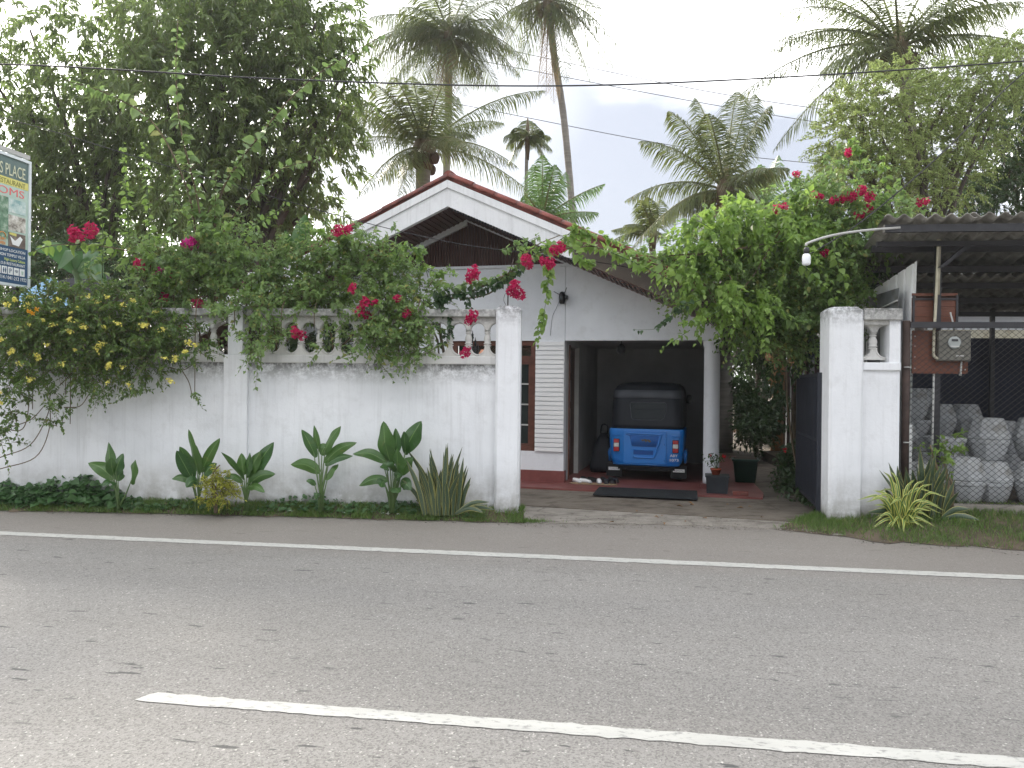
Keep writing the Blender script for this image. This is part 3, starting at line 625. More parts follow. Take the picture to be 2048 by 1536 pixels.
# ================================================================== LETTERING
def txt(name, string, x, z, h, mat, parent, y=0.0, w=None, align='LEFT', offset=0.0, M3=None):
    """flat lettering in the parent's XZ plane, facing -y; h cap height, w width to fit"""
    cu = bpy.data.curves.new(name, 'FONT'); cu.body = string; cu.size = 1; cu.offset = offset; cu.extrude = .004; cu.resolution_u = 3
    ob = bpy.data.objects.new(name, cu); COL.objects.link(ob)
    me = bpy.data.meshes.new_from_object(ob.evaluated_get(bpy.context.evaluated_depsgraph_get())); bpy.data.objects.remove(ob); bpy.data.curves.remove(cu)
    c = np.empty(len(me.vertices) * 3, np.float32); me.vertices.foreach_get('co', c); c = c.reshape(-1, 3)
    x0, x1 = c[:, 0].min(), c[:, 0].max(); sy = h / .7; sx = (w / (x1 - x0)) if w else sy
    ox = {'LEFT': 0, 'RIGHT': -(x1 - x0) * sx, 'CENTER': -(x1 - x0) * sx / 2}[align]
    c = np.stack([(c[:, 0] - x0) * sx + ox, -c[:, 2] * .3, c[:, 1] * sy], 1); me.vertices.foreach_set('co', c.ravel()); me.update()
    me.materials.clear(); return link(name, me, mat, parent, loc=(x, y, z))

# ================================================================== SIGN BOARD
for k, c, r in (('sg_grey', (.10, .16, .15), .5), ('sg_cream', (.62, .64, .46), .5), ('sg_yel', (.62, .58, .16), .5), ('sg_olive', (.20, .20, .05), .5), ('sg_red', (.72, .16, .16), .5), ('sg_pale', (.42, .55, .48), .5),
                ('sg_navy', (.02, .075, .16), .5), ('sg_white', (.78, .80, .80), .5), ('sg_or', (.75, .28, .06), .5), ('sg_ylet', (.62, .70, .22), .5), ('sg_frame', (.66, .72, .74), .4)): M[k] = pmat(k, c, r, .1, 5, 0)
def photo_mat(name, a, b, c, sc):
    m, t, bs, out = newmat(name); co = N(t, 'ShaderNodeTexCoord').outputs['Object']; n_ = noise(t, co, sc, 6, .65)
    t.links.new(mixc(t, ramp(t, n_, [(.52, 0.), (.62, 1.)]), mixc(t, ramp(t, n_, [(.36, 0.), (.5, 1.)]), a, b), c), bs.inputs['Base Color']); bs.inputs['Roughness'].default_value = .4; return m
M['ph_forest'] = photo_mat('printed_forest', (.05, .12, .06), (.12, .24, .15), (.35, .45, .35), 9)
M['ph_sea'] = photo_mat('printed_sea', (.20, .36, .36), (.45, .58, .55), (.70, .74, .70), 7)
M['ph_food'] = photo_mat('printed_food', (.10, .08, .06), (.50, .48, .42), (.75, .74, .70), 11)
M['ph_boat'] = photo_mat('printed_boat', (.09, .06, .05), (.14, .11, .09), (.30, .26, .2), 6)
sg = empty('sign_board', at(57, 450, 10.0).xy.to_3d(), rad(80.8), 'tall printed restaurant sign board with pale frame on posts beyond the wall', 'sign')
MB().box(-1.30, -.001, .006, .05, 2.85, 4.45).build('board', M['sg_grey'], sg)
f = MB(); f.box(-1.33, .03, -.012, .06, 4.44, 4.475); f.box(-1.33, .03, -.012, .06, 2.82, 2.855); f.box(-.005, .03, -.011, .059, 2.856, 4.439); f.box(-1.33, -1.295, -.011, .059, 2.856, 4.439)
f.build('frame', M['sg_frame'], sg)
for x in (-1.2, -.1): MB().box(x - .03, x + .03, .06, .12, 0, 4.5).build('post', M['dark_metal'], sg)
MB().box(-1.4, .02, .0, .05, 4.50, 4.55).build('light_rail', M['pvcgrey'], sg)
def panel(nm, mat, x0, x1, z0, z1, d=.004): return MB().box(x0, x1, .006 - d, .0055, z0, z1).build(nm, mat, sg)
panel('print_band', M['sg_yel'], -1.29, -.006, 4.085, 4.18); panel('print_band', M['sg_pale'], -1.29, -.006, 3.32, 4.083); panel('print_band', M['sg_navy'], -1.29, -.006, 2.86, 3.318)
panel('photo_print', M['ph_forest'], -1.2, -.33, 3.40, 3.93, .008)
panel('photo_print', M['ph_sea'], -.322, -.05, 3.75, 3.925, .008); panel('photo_print', M['ph_food'], -.322, -.05, 3.525, 3.72, .008); ph3 = panel('photo_print', M['ph_boat'], -.322, -.05, 3.32, 3.50, .008)
MB().prism([(-.30, 3.45), (-.26, 3.35), (-.16, 3.34), (-.10, 3.44), (-.14, 3.47), (-.22, 3.40)], -.006, -.003).build('printed_boat', M['sg_white'], sg)
MB().prism([(-.31, 3.47), (-.2, 3.46), (-.2, 3.495), (-.31, 3.495)], -.006, -.003).build('printed_sun', M['sg_yel'], sg)
def st(s, xr, z, h, mat, w): return txt('lettering', s, xr, z, h, M[mat], sg, 0.0005, w, 'RIGHT')
st('S PLACE', -.062, 4.212, .145, 'sg_cream', .40); st('RESTAURANT', -.058, 4.098, .062, 'sg_olive', .46); st('OMS', -.075, 3.965, .095, 'sg_red', .41)
st('DE', -.36, 3.90, .035, 'sg_red', .07)
st('E-SHOP LOCATION', -.05, 3.252, .034, 'sg_white', .44); st('MOON TEMPLE VILLA', -.05, 3.190, .036, 'sg_white', .46); st('High Luxury Cabana', -.05, 3.135, .036, 'sg_ylet', .33); st('B.Y.O.B RESTAURANT', -.05, 3.082, .034, 'sg_white', .46)
st('1114 / 041-212 1922', -.022, 2.902, .044, 'sg_white', .45)
for i, ch in enumerate(('U', 'W', 'P', 'TT', '=')):
    x = -.058 - i * .094; panel('icon_tile', M['sg_white'], x - .078, x, 2.965, 3.06, .008)
    if ch == 'U':   # cup
        MB().prism([(x - .055, 3.03), (x - .048, 2.985), (x - .028, 2.985), (x - .020, 3.03)], -.006, -.003).build('icon_cup', M['sg_pale'], sg)
    elif ch == 'W':  # wireless arcs
        for r in (.012, .022, .032): MB().tube([(x - .039 + r * math.sin(rad(a)), -.004, 2.99 + r * 1.3 * math.cos(rad(a))) for a in range(-50, 51, 20)], .003, 4).build('icon_arc', M['sg_navy'], sg)
    elif ch == 'P': txt('icon_letter', 'P', x - .039, 2.982, .06, M['sg_navy'], sg, -.003, .032, 'CENTER')
    elif ch == 'TT':  # two standing figures
        for d in (-.054, -.024): MB().lathe([(.004, 0), (.006, .02), (.010, .04), (.004, .046), (.006, .052), (.006, .060), (.003, .064)], (x + d, -.003, 2.978), 6).build('icon_figure', M['sg_navy'], sg)
    else: MB().box(x - .06, x - .02, -.005, -.003, 2.99, 3.03).build('icon_bar', M['sg_red'], sg)
txt('lettering', '24H', -.372, 3.375, .045, M['sg_or'], sg, -.003, .085, 'RIGHT'); txt('lettering', 'OPEN', -.372, 3.325, .04, M['sg_or'], sg, -.003, .10, 'RIGHT')
MB().tube([(-.42 + .055 * math.cos(rad(a)), -.003, 3.43 + .05 * math.sin(rad(a))) for a in range(0, 181, 20)], .006, 5).build('printed_arch', M['sg_or'], sg)

# ================================================================== TUK-TUK
M['tblue'] = pmat('blue_enamel', (.012, .19, .60), .28, .05, 3, .03, 20, spec=.5, coat=.3)
M['tblue2'] = pmat('blue_grille', (.007, .075, .30), .4, .05, 3, 0)
M['canvas'] = pmat('black_canvas', (.014, .017, .024), .5, .2, 3, .3, 14)
M['canvas2'] = pmat('grey_canvas', (.075, .082, .095), .45, .15, 3, .2, 14)
M['clearpl'] = pmat('rear_plastic', (.006, .010, .009), .18, .2, 4, .4, 6, spec=.35)
M['lampred'] = pmat('red_lens', (.42, .012, .018), .2, .1, 20, .05, 90, coat=.4)
M['lampwhite'] = pmat('clear_lens', (.60, .60, .58), .2, .15, 30, .05, 90, coat=.4)
M['tyre'] = pmat('tyre_rubber', (.012, .012, .013), .8, .2, 9, .3, 60)
M['gold'] = pmat('dull_gold', (.13, .115, .08), .35, .2, 9, 0, metal=.5)
M['flap'] = pmat('flap_rubber', (.006, .006, .007), .7, .1, 4, 0)
def rrect(hx, y0, y1, r, k=5):
    pts = []
    for cx, cy, a0 in ((hx - r, y0 + r, -90), (hx - r, y1 - r, 0), (-hx + r, y1 - r, 90), (-hx + r, y0 + r, 180)):
        for i in range(k + 1): a = rad(a0 + 90 * i / k); pts.append((cx + r * math.cos(a), cy + r * math.sin(a)))
    return pts
def lv(z, hx, y0, y1, r): return [(x, y, z) for x, y in rrect(hx, y0, y1, r)]
tk = empty('auto_rickshaw', (2.235, 12.80, FL), rad(-15), 'blue auto rickshaw with black canvas hood parked in the carport', 'auto rickshaw')
MB().rings([lv(.245, .50, .10, 1.05, .10), lv(.27, .55, .03, 1.08, .10), lv(.33, .585, .012, 1.1, .10), lv(.48, .605, .004, 1.1, .10), lv(.78, .622, .0, 1.1, .10), lv(.855, .622, .0, 1.1, .10), lv(.875, .612, .01, 1.09, .10)]).build('body', M['tblue'], tk)
MB().box(-.55, .55, 1.05, 2.0, .24, .34).build('floor_pan', M['tblue'], tk)
MB().rings([lv(.28, .50, 1.95, 2.25, .08), lv(.6, .50, 2.05, 2.45, .10), lv(.95, .46, 2.1, 2.42, .10), lv(1.0, .42, 2.12, 2.38, .08)]).build('front_cowl', M['tblue'], tk)
for s in (-1, 1): MB().tube([(s * .46, 2.2, .95), (s * .47, 2.0, 1.5), (s * .45, 1.85, 1.62)], .02, 6).build('windscreen_post', M['black'], tk)
hood = MB().rings([lv(.86, .588, .012, 1.95, .16), lv(.95, .592, .012, 1.95, .16), lv(1.2, .585, .03, 1.97, .17), lv(1.42, .574, .055, 2.0, .18), lv(1.52, .56, .085, 2.02, .20), lv(1.585, .53, .14, 2.0, .22), lv(1.63, .46, .24, 1.93, .22), lv(1.655, .34, .40, 1.8, .2), lv(1.662, .2, .6, 1.6, .15)]).build('hood', M['canvas'], tk)
MB().rings([lv(1.385, .581, .040, 1.2, .18), lv(1.39, .584, .036, 1.2, .18), lv(1.515, .566, .072, 1.2, .2), lv(1.52, .562, .08, 1.2, .2)], cap=False).build('hood_flap', M['canvas2'], hood)
win = [(-.27, 1.295), (-.245, 1.06), (-.21, 1.03), (.24, 1.03), (.29, 1.07), (.32, 1.17), (.33, 1.295), (.30, 1.32), (-.25, 1.32)]
wn_ = MB().prism(win[::1], .015, .033, Matrix.Shear('XY', 4, (0, 0)) if False else Matrix.Translation((0, -.002, 0))).build('rear_window', M['clearpl'], hood)
wn_.rotation_euler = (rad(-5.0), 0, 0); wn_.location = (0, -.088, .0)
se = MB().tube([(x, .010, z) for x, z in win] + [(win[0][0], .010, win[0][1])], .006, 4).build('window_seam', M['canvas2'], hood); se.rotation_euler = (rad(-5.0), 0, 0); se.location = (0, -.088, 0)
# engine door with pressed frame, grille and slot
ed = MB().bbox(-.375, .335, -.012, .02, .30, .845, .008).build('engine_door', M['tblue'], tk)
MB().tube(bez([(-.27, -.02, .77), (-.30, -.02, .80), (.21, -.02, .785), (.25, -.02, .76), (.19, -.02, .56), (.14, -.02, .415), (.08, -.02, .395), (-.17, -.02, .405), (-.2, -.02, .43)], 5), .013, 6).build('pressed_frame', M['tblue'], ed)
MB().prism([(-.27, .765), (-.23, .585), (.17, .575), (.215, .755)], -.016, -.012).build('grille', M['tblue2'], ed)
for i in range(25):
    x = -.245 + i * .0185; x2 = -.225 + i * .0165
    MB().tube([(x, -.018, .76 - .0004 * i), (x2, -.018, .59)], .0045, 4).build('grille_slat', M['tblue'], ed)
MB().box(-.20, .12, -.016, -.0125, .45, .52).build('grille_slot', M['tblue2'], ed)
MB().tube([(-.2, -.016, .525), (.13, -.016, .52)], .008, 5).build('slot_lip', M['tblue'], ed)
em = MB().prism([(-.09, .70), (-.05, .672), (-.02, .685), (0, .655), (.03, .68), (.06, .655), (.09, .665), (.06, .705), (.02, .70), (-.01, .71), (-.05, .70)], -.028, -.020).build('emblem', M['gold'], ed)
for x, z in ((.305, .78), (.30, .62), (.305, .36)): MB().lathe([(.012, 0), (.012, .01), (.006, .016)], k=8).build('hinge_bolt', M['tblue'], ed, loc=(x, -.012, z), rot=(rad(90), 0, 0))
for s in (-1, 1):
    x = s * .485
    tl = MB().bbox(x - .052, x + .052, -.03, .03, .49, .705, .012).build('tail_light', M['black'], tk)
    for z0, z1, mm in ((.498, .565, 'lampred'), (.568, .635, 'lampwhite'), (.638, .697, 'lampred')): MB().bbox(x - .043, x + .043, -.045, -.028, z0, z1, .006).build('lens', M[mm], tl)
    MB().tube([(s * .57, -.004, .755), (s * .43, -.006, .755)], .006, 5).build('pressed_rib', M['tblue'], tk)
    MB().tube([(s * .57, -.0, .36), (s * .47, -.004, .36), (s * .43, -.004, .33)], .006, 5).build('pressed_rib', M['tblue'], tk)
    MB().rings([lv(.30, .02, .25, .75, .02), lv(.46, .035, .22, .78, .03), lv(.52, .02, .28, .72, .02)]).build('wheel_arch', M['tblue'], tk, loc=(s * .63, 0, 0))
    wh = MB().lathe([(.14, -.06), (.19, -.055), (.205, -.03), (.205, .03), (.19, .055), (.14, .06)], k=24).build('wheel', M['tyre'], tk, loc=(s * .52, .5, .205), rot=(0, rad(90), 0))
    MB().lathe([(.03, -.05), (.12, -.05), (.135, -.062), (.135, .062), (.12, .05), (.03, .05)], k=20).build('rim', M['dark_metal'], wh)
    fl_ = MB().box(s * .535 - .13, s * .535 + .13, .10, .11, .06, .28).build('mud_flap', M['flap'], tk)
    MB().box(s * .535 - .095, s * .535 + .095, .092, .0985, .165, .215).build('plate', M['white'], fl_)
    txt('lettering', 'TOYOTA', s * .535, .175, .03, M['black'], fl_, .0895, .16, 'CENTER')
MB().box(-.47, .47, .08, .16, .19, .25).build('bumper_bar', M['flap'], tk); MB().box(-.35, .35, .2, .9, .16, .25).build('engine_block', M['black'], tk)
MB().tube([(-.5, .5, .205), (.5, .5, .205)], .03, 8).build('axle', M['black'], tk)
MB().tube([(-.54, .004, .285), (.54, .004, .285)], .012, 6).build('lower_lip', M['tblue'], tk)
fw = MB().lathe([(.14, -.05), (.19, -.045), (.205, -.02), (.205, .02), (.19, .045), (.14, .05)], k=24).build('wheel', M['tyre'], tk, loc=(0, 2.35, .205), rot=(0, rad(90), 0))
mr = MB().rings([lv(1.25, .012, 0, .02, .005), lv(1.26, .045, -.01, .03, .015), lv(1.40, .045, -.01, .03, .015), lv(1.415, .02, 0, .02, .005)]).build('mirror', M['black'], tk, loc=(.63, 1.75, .02))
txt('lettering', 'ABY', .395, .425, .042, M['sg_white'], tk, -.006, .125, 'LEFT', .012); txt('lettering', '1073', .395, .352, .042, M['sg_white'], tk, -.006, .14, 'LEFT', .012)

# ================================================================== PORCH AND DRIVE THINGS
rm = empty('rubber_mat', gnd(1292, 990, .03).xy.to_3d() + Vector((0, 0, FL + .003)), rad(-13), 'long black ribbed rubber mat lying before the carport', 'mat')
MB().box(-.74, .74, -.40, .40, 0, .012).build('sheet', M['mat'], rm)
for i in range(26): MB().box(-.735, .735, -.395 + i * .031, -.382 + i * .031, .0125, .021).build('rib', M['mat'], rm)
bp = empty('square_planter', hpt(2.42, -.42, FL), HY, 'square black planter box standing in front of the white column', 'planter')
MB().rings([[(x * .15, y * .15, 0) for x, y in ((-1, -1), (1, -1), (1, 1), (-1, 1))], [(x * .165, y * .165, .24) for x, y in ((-1, -1), (1, -1), (1, 1), (-1, 1))], [(x * .175, y * .175, .24) for x, y in ((-1, -1), (1, -1), (1, 1), (-1, 1))], [(x * .175, y * .175, .265) for x, y in ((-1, -1), (1, -1), (1, 1), (-1, 1))]], smooth=False).build('box', M['blackpot'], bp)
fp = empty('potted_flower', hpt(2.40, -.40, FL + .266), 0, 'small red plastic pot with a red-flowered seedling on the black planter', 'potted plant')
MB().lathe([(.055, 0), (.075, .07), (.082, .07), (.082, .092), (.07, .092), (.068, .08)], k=18).build('pot', M['terra'], fp)
for i in range(7):
    a = i * .9; t = (.11 * math.cos(a) * random.uniform(.4, 1.2), .1 * math.sin(a), random.uniform(.2, .31)); MB().tube(bez([(0, 0, .07), (t[0] * .4, t[1] * .4, t[2] * .6), t], 4), .004, 4).build('stem', M['gstem'], fp)
P = RNG.normal(size=(70, 3)) * (.065, .065, .05) + (0, 0, .22); v, fc = leaves(P, RNG.normal(size=(70, 3)) + (0, 0, .1), np.array([[0, 0, 1.]]) + RNG.normal(size=(70, 3)) * .3, .06, .026)
link('leaf_tuft', npmesh('leaf_tuft', v, fc), M['deepleaf'], fp)['kind'] = 'stuff'
for p in ((-.085, 0, .29), (.10, -.02, .285), (.13, 0, .27)):
    P = np.zeros((9, 3)) + p; v, fc = leaves(P, rnd_unit(9), rnd_unit(9), .03, .022, T2); link('flower', npmesh('flower', v, fc), M['red_petal'], fp)
tb = empty('green_tub', hpt(2.9, 1.1, FL), HY, 'dark green plastic tub on the red floor behind the column', 'tub')
MB().rings([[(x * .16, y * .16, 0) for x, y in rrect(1, -1, 1, .25)], [(x * .20, y * .20, .36) for x, y in rrect(1, -1, 1, .25)], [(x * .22, y * .22, .36) for x, y in rrect(1, -1, 1, .25)], [(x * .22, y * .22, .39) for x, y in rrect(1, -1, 1, .25)]]).build('body', M['green_tub'], tb)
MB().rings([[(x * .185, y * .185, .395) for x, y in rrect(1, -1, 1, .25)], [(x * .17, y * .17, .40) for x, y in rrect(1, -1, 1, .25)]]).build('soil_fill', M['soil'], tb)
br = tag(MB().bbox(-.11, .11, -.05, .05, 0, .055, .006).build('brick', M['tile'], loc=hpt(2.75, -.62, FL + .001), rot=(0, 0, HY)), 'loose red brick lying on the red porch floor beside the planter', 'brick')
# shoes on a folded rope by the door
def shoe(name, mat, loc, rz, label):
    o = empty(name, loc, rz, label, 'shoe', 'shoes beside the carport door')
    MB().rings([[(x * .04, y * .125, 0) for x, y in rrect(1, -1, 1, .6)], [(x * .043, y * .13, .02) for x, y in rrect(1, -1, 1, .6)]]).build('sole', M['shoe'], o)
    MB().rings([[(x * .04, y * .12 - .005, .0205) for x, y in rrect(1, -1, 1, .6)], [(x * .035, y * .10 + .01, .06) for x, y in rrect(1, -1, 1, .6)], [(x * .022, y * .05 + .05, .075) for x, y in rrect(1, -1, 1, .6)]]).build('upper', mat, o)
    return o
for i, (x, y, rz, mm, lb) in enumerate(((.22, .02, .7, 'white', 'white strapped sandal on the red floor nearest the siding'), (.36, .0, 1.2, 'white', 'white strapped sandal lying askew beside its pair'), (.58, .05, .2, 'white', 'single white slipper among black shoes'), (.70, .02, .1, 'shoe', 'dark shoe in the heap by the carport door'), (.80, .05, -.1, 'shoe', 'dark shoe in the heap by the carport door'), (.30, .28, .5, 'shoe', 'dark shoe in the heap by the carport door'), (.45, .25, 1.0, 'shoe', 'dark shoe in the heap by the carport door'), (.62, .30, .4, 'shoe', 'dark shoe in the heap by the carport door'), (.78, .33, .8, 'shoe', 'dark shoe in the heap by the carport door'))):
    p = hpt(x, y - .02, FL); shoe('sandal' if mm == 'white' else 'shoe', M[mm], p, HY + rz, lb)
rp = [hpt(.22 + .03 * math.cos(0), -.1, FL + .012)]
pts = [hpt(.52 + .36 * math.cos(rad(a)) * (1 + .1 * math.sin(a * .05)), -.13 + .055 * math.sin(rad(a)), FL + .012) for a in range(0, 700, 20)]
tag(MB().tube([p - pts[0] for p in pts], .011, 6).build('rope', M['rope'], loc=pts[0]), 'pale coiled rope on the red floor in front of the shoes', 'rope')
bag = empty('dark_bag', hpt(.42, 1.75, FL), HY, 'dark cloth bag slumped against the carport wall beside the door', 'bag')
MB().rings([lv(0, .22, -.12, .14, .1), lv(.12, .25, -.14, .16, .12), lv(.35, .2, -.1, .15, .1), lv(.6, .12, -.02, .14, .07), lv(.72, .05, .04, .12, .03)]).build('body', M['gate'], bag)
MB().tube(bez([(-.06, .08, .7), (-.03, .06, .86), (.06, .07, .85), (.07, .08, .7)], 5), .012, 5).build('strap', M['gate'], bag)

# ================================================================== SHED ON THE RIGHT
SY = rad(-6); SO = Vector((4.74, 9.25, 0))
def spt(x, y, z): return SO + Vector((x * math.cos(SY) - y * math.sin(SY), x * math.sin(SY) + y * math.cos(SY), z))
GZ = .22
sf = tag(MB().flat([(.0, .1), (9, .1), (9, 8), (.0, 8)], -.02, GZ).build('shed_floor', M['soil'], loc=SO, rot=(0, 0, SY)), kind='structure')
sh = empty('open_shed', SO, SY, 'open steel shed with corrugated cement sheet roof beside the gate', 'shed')
def corr(x0, x1, pitch, amp, y0, z0, y1, z1, th, k=8, skew=0.):
    n_ = int((x1 - x0) / pitch * k); b = MB(); top = []
    for yy, zz, sk in ((y0, z0, 0.), (y1, z1, skew)):
        for dz in (0, th): b.v += [(x0 + (x1 - x0) * i / n_ + sk, yy, zz + dz + amp * math.sin(2 * math.pi * i / k)) for i in range(n_ + 1)]
    m = n_ + 1
    for i in range(n_):
        for q in ((i, i + 1, 2 * m + i + 1, 2 * m + i), (m + i, 3 * m + i, 3 * m + i + 1, m + i + 1), (i, m + i, m + i + 1, i + 1), (2 * m + i, 2 * m + i + 1, 3 * m + i + 1, 3 * m + i)): b.f.append(q); b.m.append(0); b.sm.append(True)
    return b
for i in range(9):  # sheets beyond the view lengthen the roof to darken the shed inside
    corr(-.46 + i * 1.0 - .08 * (i > 0), -.46 + (i + 1) * 1.0, .167, .026, -.52, 3.60 + .012 * (i % 2), 2.2, 3.30 + .012 * (i % 2), .009, skew=.42).build('roof_sheet', M['asb'], sh)
    corr(-.04 + i * 1.0 - .08 * (i > 0), -.04 + (i + 1) * 1.0, .167, .026, 2.0, 3.309 + .012 * (i % 2), 5.0, 3.02 + .012 * (i % 2), .009, skew=.5).build('roof_sheet', M['asb'], sh)
for y, z in ((-.40, 3.505), (.35, 3.40), (1.4, 3.30), (2.4, 3.20), (3.5, 3.10), (4.6, 2.98)): MB().box(-.42 + .16 * (y + .4), 8.6, y - .03, y + .03, z - .06, z + .025).build('purlin', M['dark_metal'], sh)
for x, y in ((.41, .165), (3.2, .165), (4.9, 4.6), (3.2, 4.6)):
    MB().box(x - .032, x + .032, y - .032, y + .032, GZ - .05, 3.45 - .09 * y).build('post', M['dark_metal'], sh)
MB().prism([(.36, 3.1), (.42, 3.1), (.75, 3.38), (.68, 3.38)], .02, .06).build('brace', M['dark_metal'], sh)
MB().box(-.35, 5, .02, .06, 3.36, 3.42).build('front_beam', M['dark_metal'], sh)
# chain-link fence in a steel frame
cf = empty('chain_link_fence', SO, SY, 'chain-link fence panel in a dark steel frame before the stacked pots', 'fence')
MB().tube([(-.01, 0, .05), (-.01, 0, 2.46)], .045, 12).build('corner_post', M['rust'], cf)
MB().box(.03, 4.2, -.03, .03, 2.375, 2.445).build('top_rail', M['dark_metal'], cf)
MB().box(.04, 4.2, -.05, .07, .02, .275).build('kerb', M['apron2'], cf)
for z in (1.0, 1.9): MB().tube([(-.05, -.05, z), (.03, -.06, z)], .008, 5).build('clamp', M['pvcgrey'], cf)
ml = MB(); st_ = .084
x0, x1, z0, z1 = .04, 4.18, .27, 2.39
n_ = int((x1 - x0) / st_) + 34
for s in (1, -1):
    for i in range(n_):
        c = x0 + i * st_ if s < 0 else x1 - i * st_   # line x = c -/+ (z - z0)*.92
        pts = []
        zz = np.linspace(z0, z1, 2)
        xa, xb = c, c + s * (z1 - z0) * 1.2
        # clip to the frame
        def zat(x): return z0 + (x - c) / (s * 1.2)
        a, b_ = z0, z1
        for X, lo in ((x0, True), (x1, False)):
            zc = zat(X)
            if lo: (a, b_) = (max(a, zc), b_) if s > 0 else (a, min(b_, zc))
            else: (a, b_) = (a, min(b_, zc)) if s > 0 else (max(a, zc), b_)
        if b_ - a < .02: continue
        y = .004 * s
        ml.tube([(c + s * (a - z0) * 1.2, y, a), (c + s * (b_ - z0) * 1.2, y, b_)], .0030, 3, False)
for i in range(0): pass
o = ml.build('wire_mesh', M['dark_metal'], cf); o['kind'] = 'stuff'
# more left-hand lines so the diamonds close near the post
# boards and electricity meter hung behind the mesh
eb = empty('meter_board', spt(.41, .10, 1.83), SY, 'red-brown plank board with an electricity meter box behind the chain-link', 'board')
for z0_, z1_ in ((0, .17), (.173, .345), (.348, .52)): MB().box(-.31, .33, .0, .02, z0_, z1_).build('plank', M['ply'], eb)
for z0_, z1_ in ((.58, .70), (.703, .82), (.823, .93), (.95, .985)): MB().box(-.27, .26, .115, .135, z0_, z1_).build('plank', M['ply'], eb)
for x in (-.27, .235): MB().box(x, x + .025, .10, .114, .58, .96).build('angle_strip', M['dark_metal'], eb)
MB().box(-.27, .26, .099, .111, .90, .925).build('angle_strip', M['dark_metal'], eb)
for x, z in ((-.28, .06), (-.28, .2), (-.28, .33), (-.28, .45), (.30, .05)): MB().lathe([(.009, 0), (.006, .005)], k=8).build('nail_head', M['pvcgrey'], eb, loc=(x, -.001, z), rot=(rad(90), 0, 0))
mt = MB().bbox(-.045, .325, -.09, -.001, .15, .51, .012).build('meter_box', M['meter'], eb)
MB().box(-.046, .326, -.094, -.089, .495, .512).build('lid_lip', M['meter'], mt)
MB().lathe([(.075, 0), (.075, .015), (.06, .02)], k=20).build('meter_dial', M['meter_glass'], mt, loc=(.13, -.091, .37), rot=(rad(90), 0, 0))
MB().box(.095, .165, -.115, -.11, .385, .41).build('display', M['dark_metal'], mt); MB().box(.08, .18, -.115, -.111, .315, .33).build('name_strip', M['pvcgrey'], mt)
MB().box(.155, .24, -.094, -.0905, .205, .22).build('label_strip', M['pvcgrey'], mt)
cd_ = [(-.03, -.02, 1.62), (-.05, -.03, 1.0), (-.075, -.04, .52), (-.085, -.05, .26), (-.075, -.06, .20), (-.02, -.07, .165)]
MB().tube(bez(cd_, 6), .017, 8).build('conduit', M['pvc'], eb); MB().tube([(-.005, -.0, 1.62), (-.02, -.01, .95)], .014, 8).build('conduit', M['pvc'], eb)
MB().tube([(.115, -.02, .74), (.145, -.03, .6), (.15, -.04, .51)], .010, 6).build('conduit', M['pvcgrey'], eb); MB().tube([(.235, -.05, .15), (.235, -.03, .0), (.235, -.02, -.02)], [.01, .012, .018], 6).build('conduit', M['pvcgrey'], eb)
MB().tube([(-.05, .02, -.0), (-.06, .03, -1.55)], .013, 6).build('earth_pipe', M['pvcgrey'], eb)
# sheets along the boundary
bs_ = empty('sheet_fence', spt(.12, .25, 0), SY + rad(8), 'white corrugated metal sheets standing along the shed side boundary', 'fence')
for i in range(14):
    y = i * .19; zt = 3.22 - .24 * y / 1.0 * .9
    b = MB(); prof = [(0, 0), (.0, .05), (.022, .06), (.022, .09), (0, .10), (0, .19)]
    b.rings([[(x, y + d, .1) for x, d in prof] + [(x - .003, y + d, .1) for x, d in prof[::-1]], [(x + .09 * (zt / 3.2), y + d, zt - .24 * .9 * d) for x, d in prof] + [(x + .09 * (zt / 3.2) - .003, y + d, zt - .24 * .9 * d) for x, d in prof[::-1]]], smooth=False)
    b.build('sheet', M['white_sheet'], bs_)
MB().box(0, .05, -.006, 0.0, .1, 1.2).build('front_flange', M['white_sheet'], bs_)
gs = empty('grey_sheet', spt(-.02, .35, 0), SY, 'weathered grey metal sheet with a pipe along its top, behind the gate wall', 'sheet')
MB().prism([(0, .2), (.002, .2), (.05, 2.72), (.048, 2.72)], .0, 1.5).build('sheet', M['galv'], gs)
MB().prism([(.048, 2.72), (.052, 2.72), (.055, 2.90), (.051, 2.90)], .0, 1.5).build('upper_strip', M['galv'], gs)
MB().tube([(.03, -.01, 2.74), (.03, 1.5, 2.62)], .012, 6).build('top_pipe', M['pvcgrey'], gs)
# lamp on its curved pipe
la = empty('pipe_lamp', spt(-.35, -.4, 3.44), 0, 'white globe bulb hanging from a curved grey pipe off the shed roof', 'lamp')
pp = bez([at(1800, 455, 8.85), at(1720, 462, 8.85), at(1660, 472, 8.85), at(1616, 486, 8.85), at(1612, 492, 8.85)], 6)
MB().tube(local(pp, la), .015, 8).build('pipe', M['pvcgrey'], la)
b0 = at(1613, 500, 8.85)
MB().lathe([(.012, -.03), (.03, -.025), (.034, .02), (.022, .045), (.012, .05)], k=14).build('holder', M['dark_metal'], la, loc=b0 - la.location - Vector((0, 0, .015)))
MB().lathe([(.01, -.145), (.038, -.138), (.047, -.12), (.047, -.04), (.038, -.018), (.025, -.008), (.022, 0)], k=18).build('bulb', M['bulb'], la, loc=b0 - la.location - Vector((0, 0, .035)))
MB().tube(local([b0 - Vector((0, 0, .18)), b0 - Vector((-.01, 0, .28))], la), .003, 4).build('pull_cord', M['wire'], la)
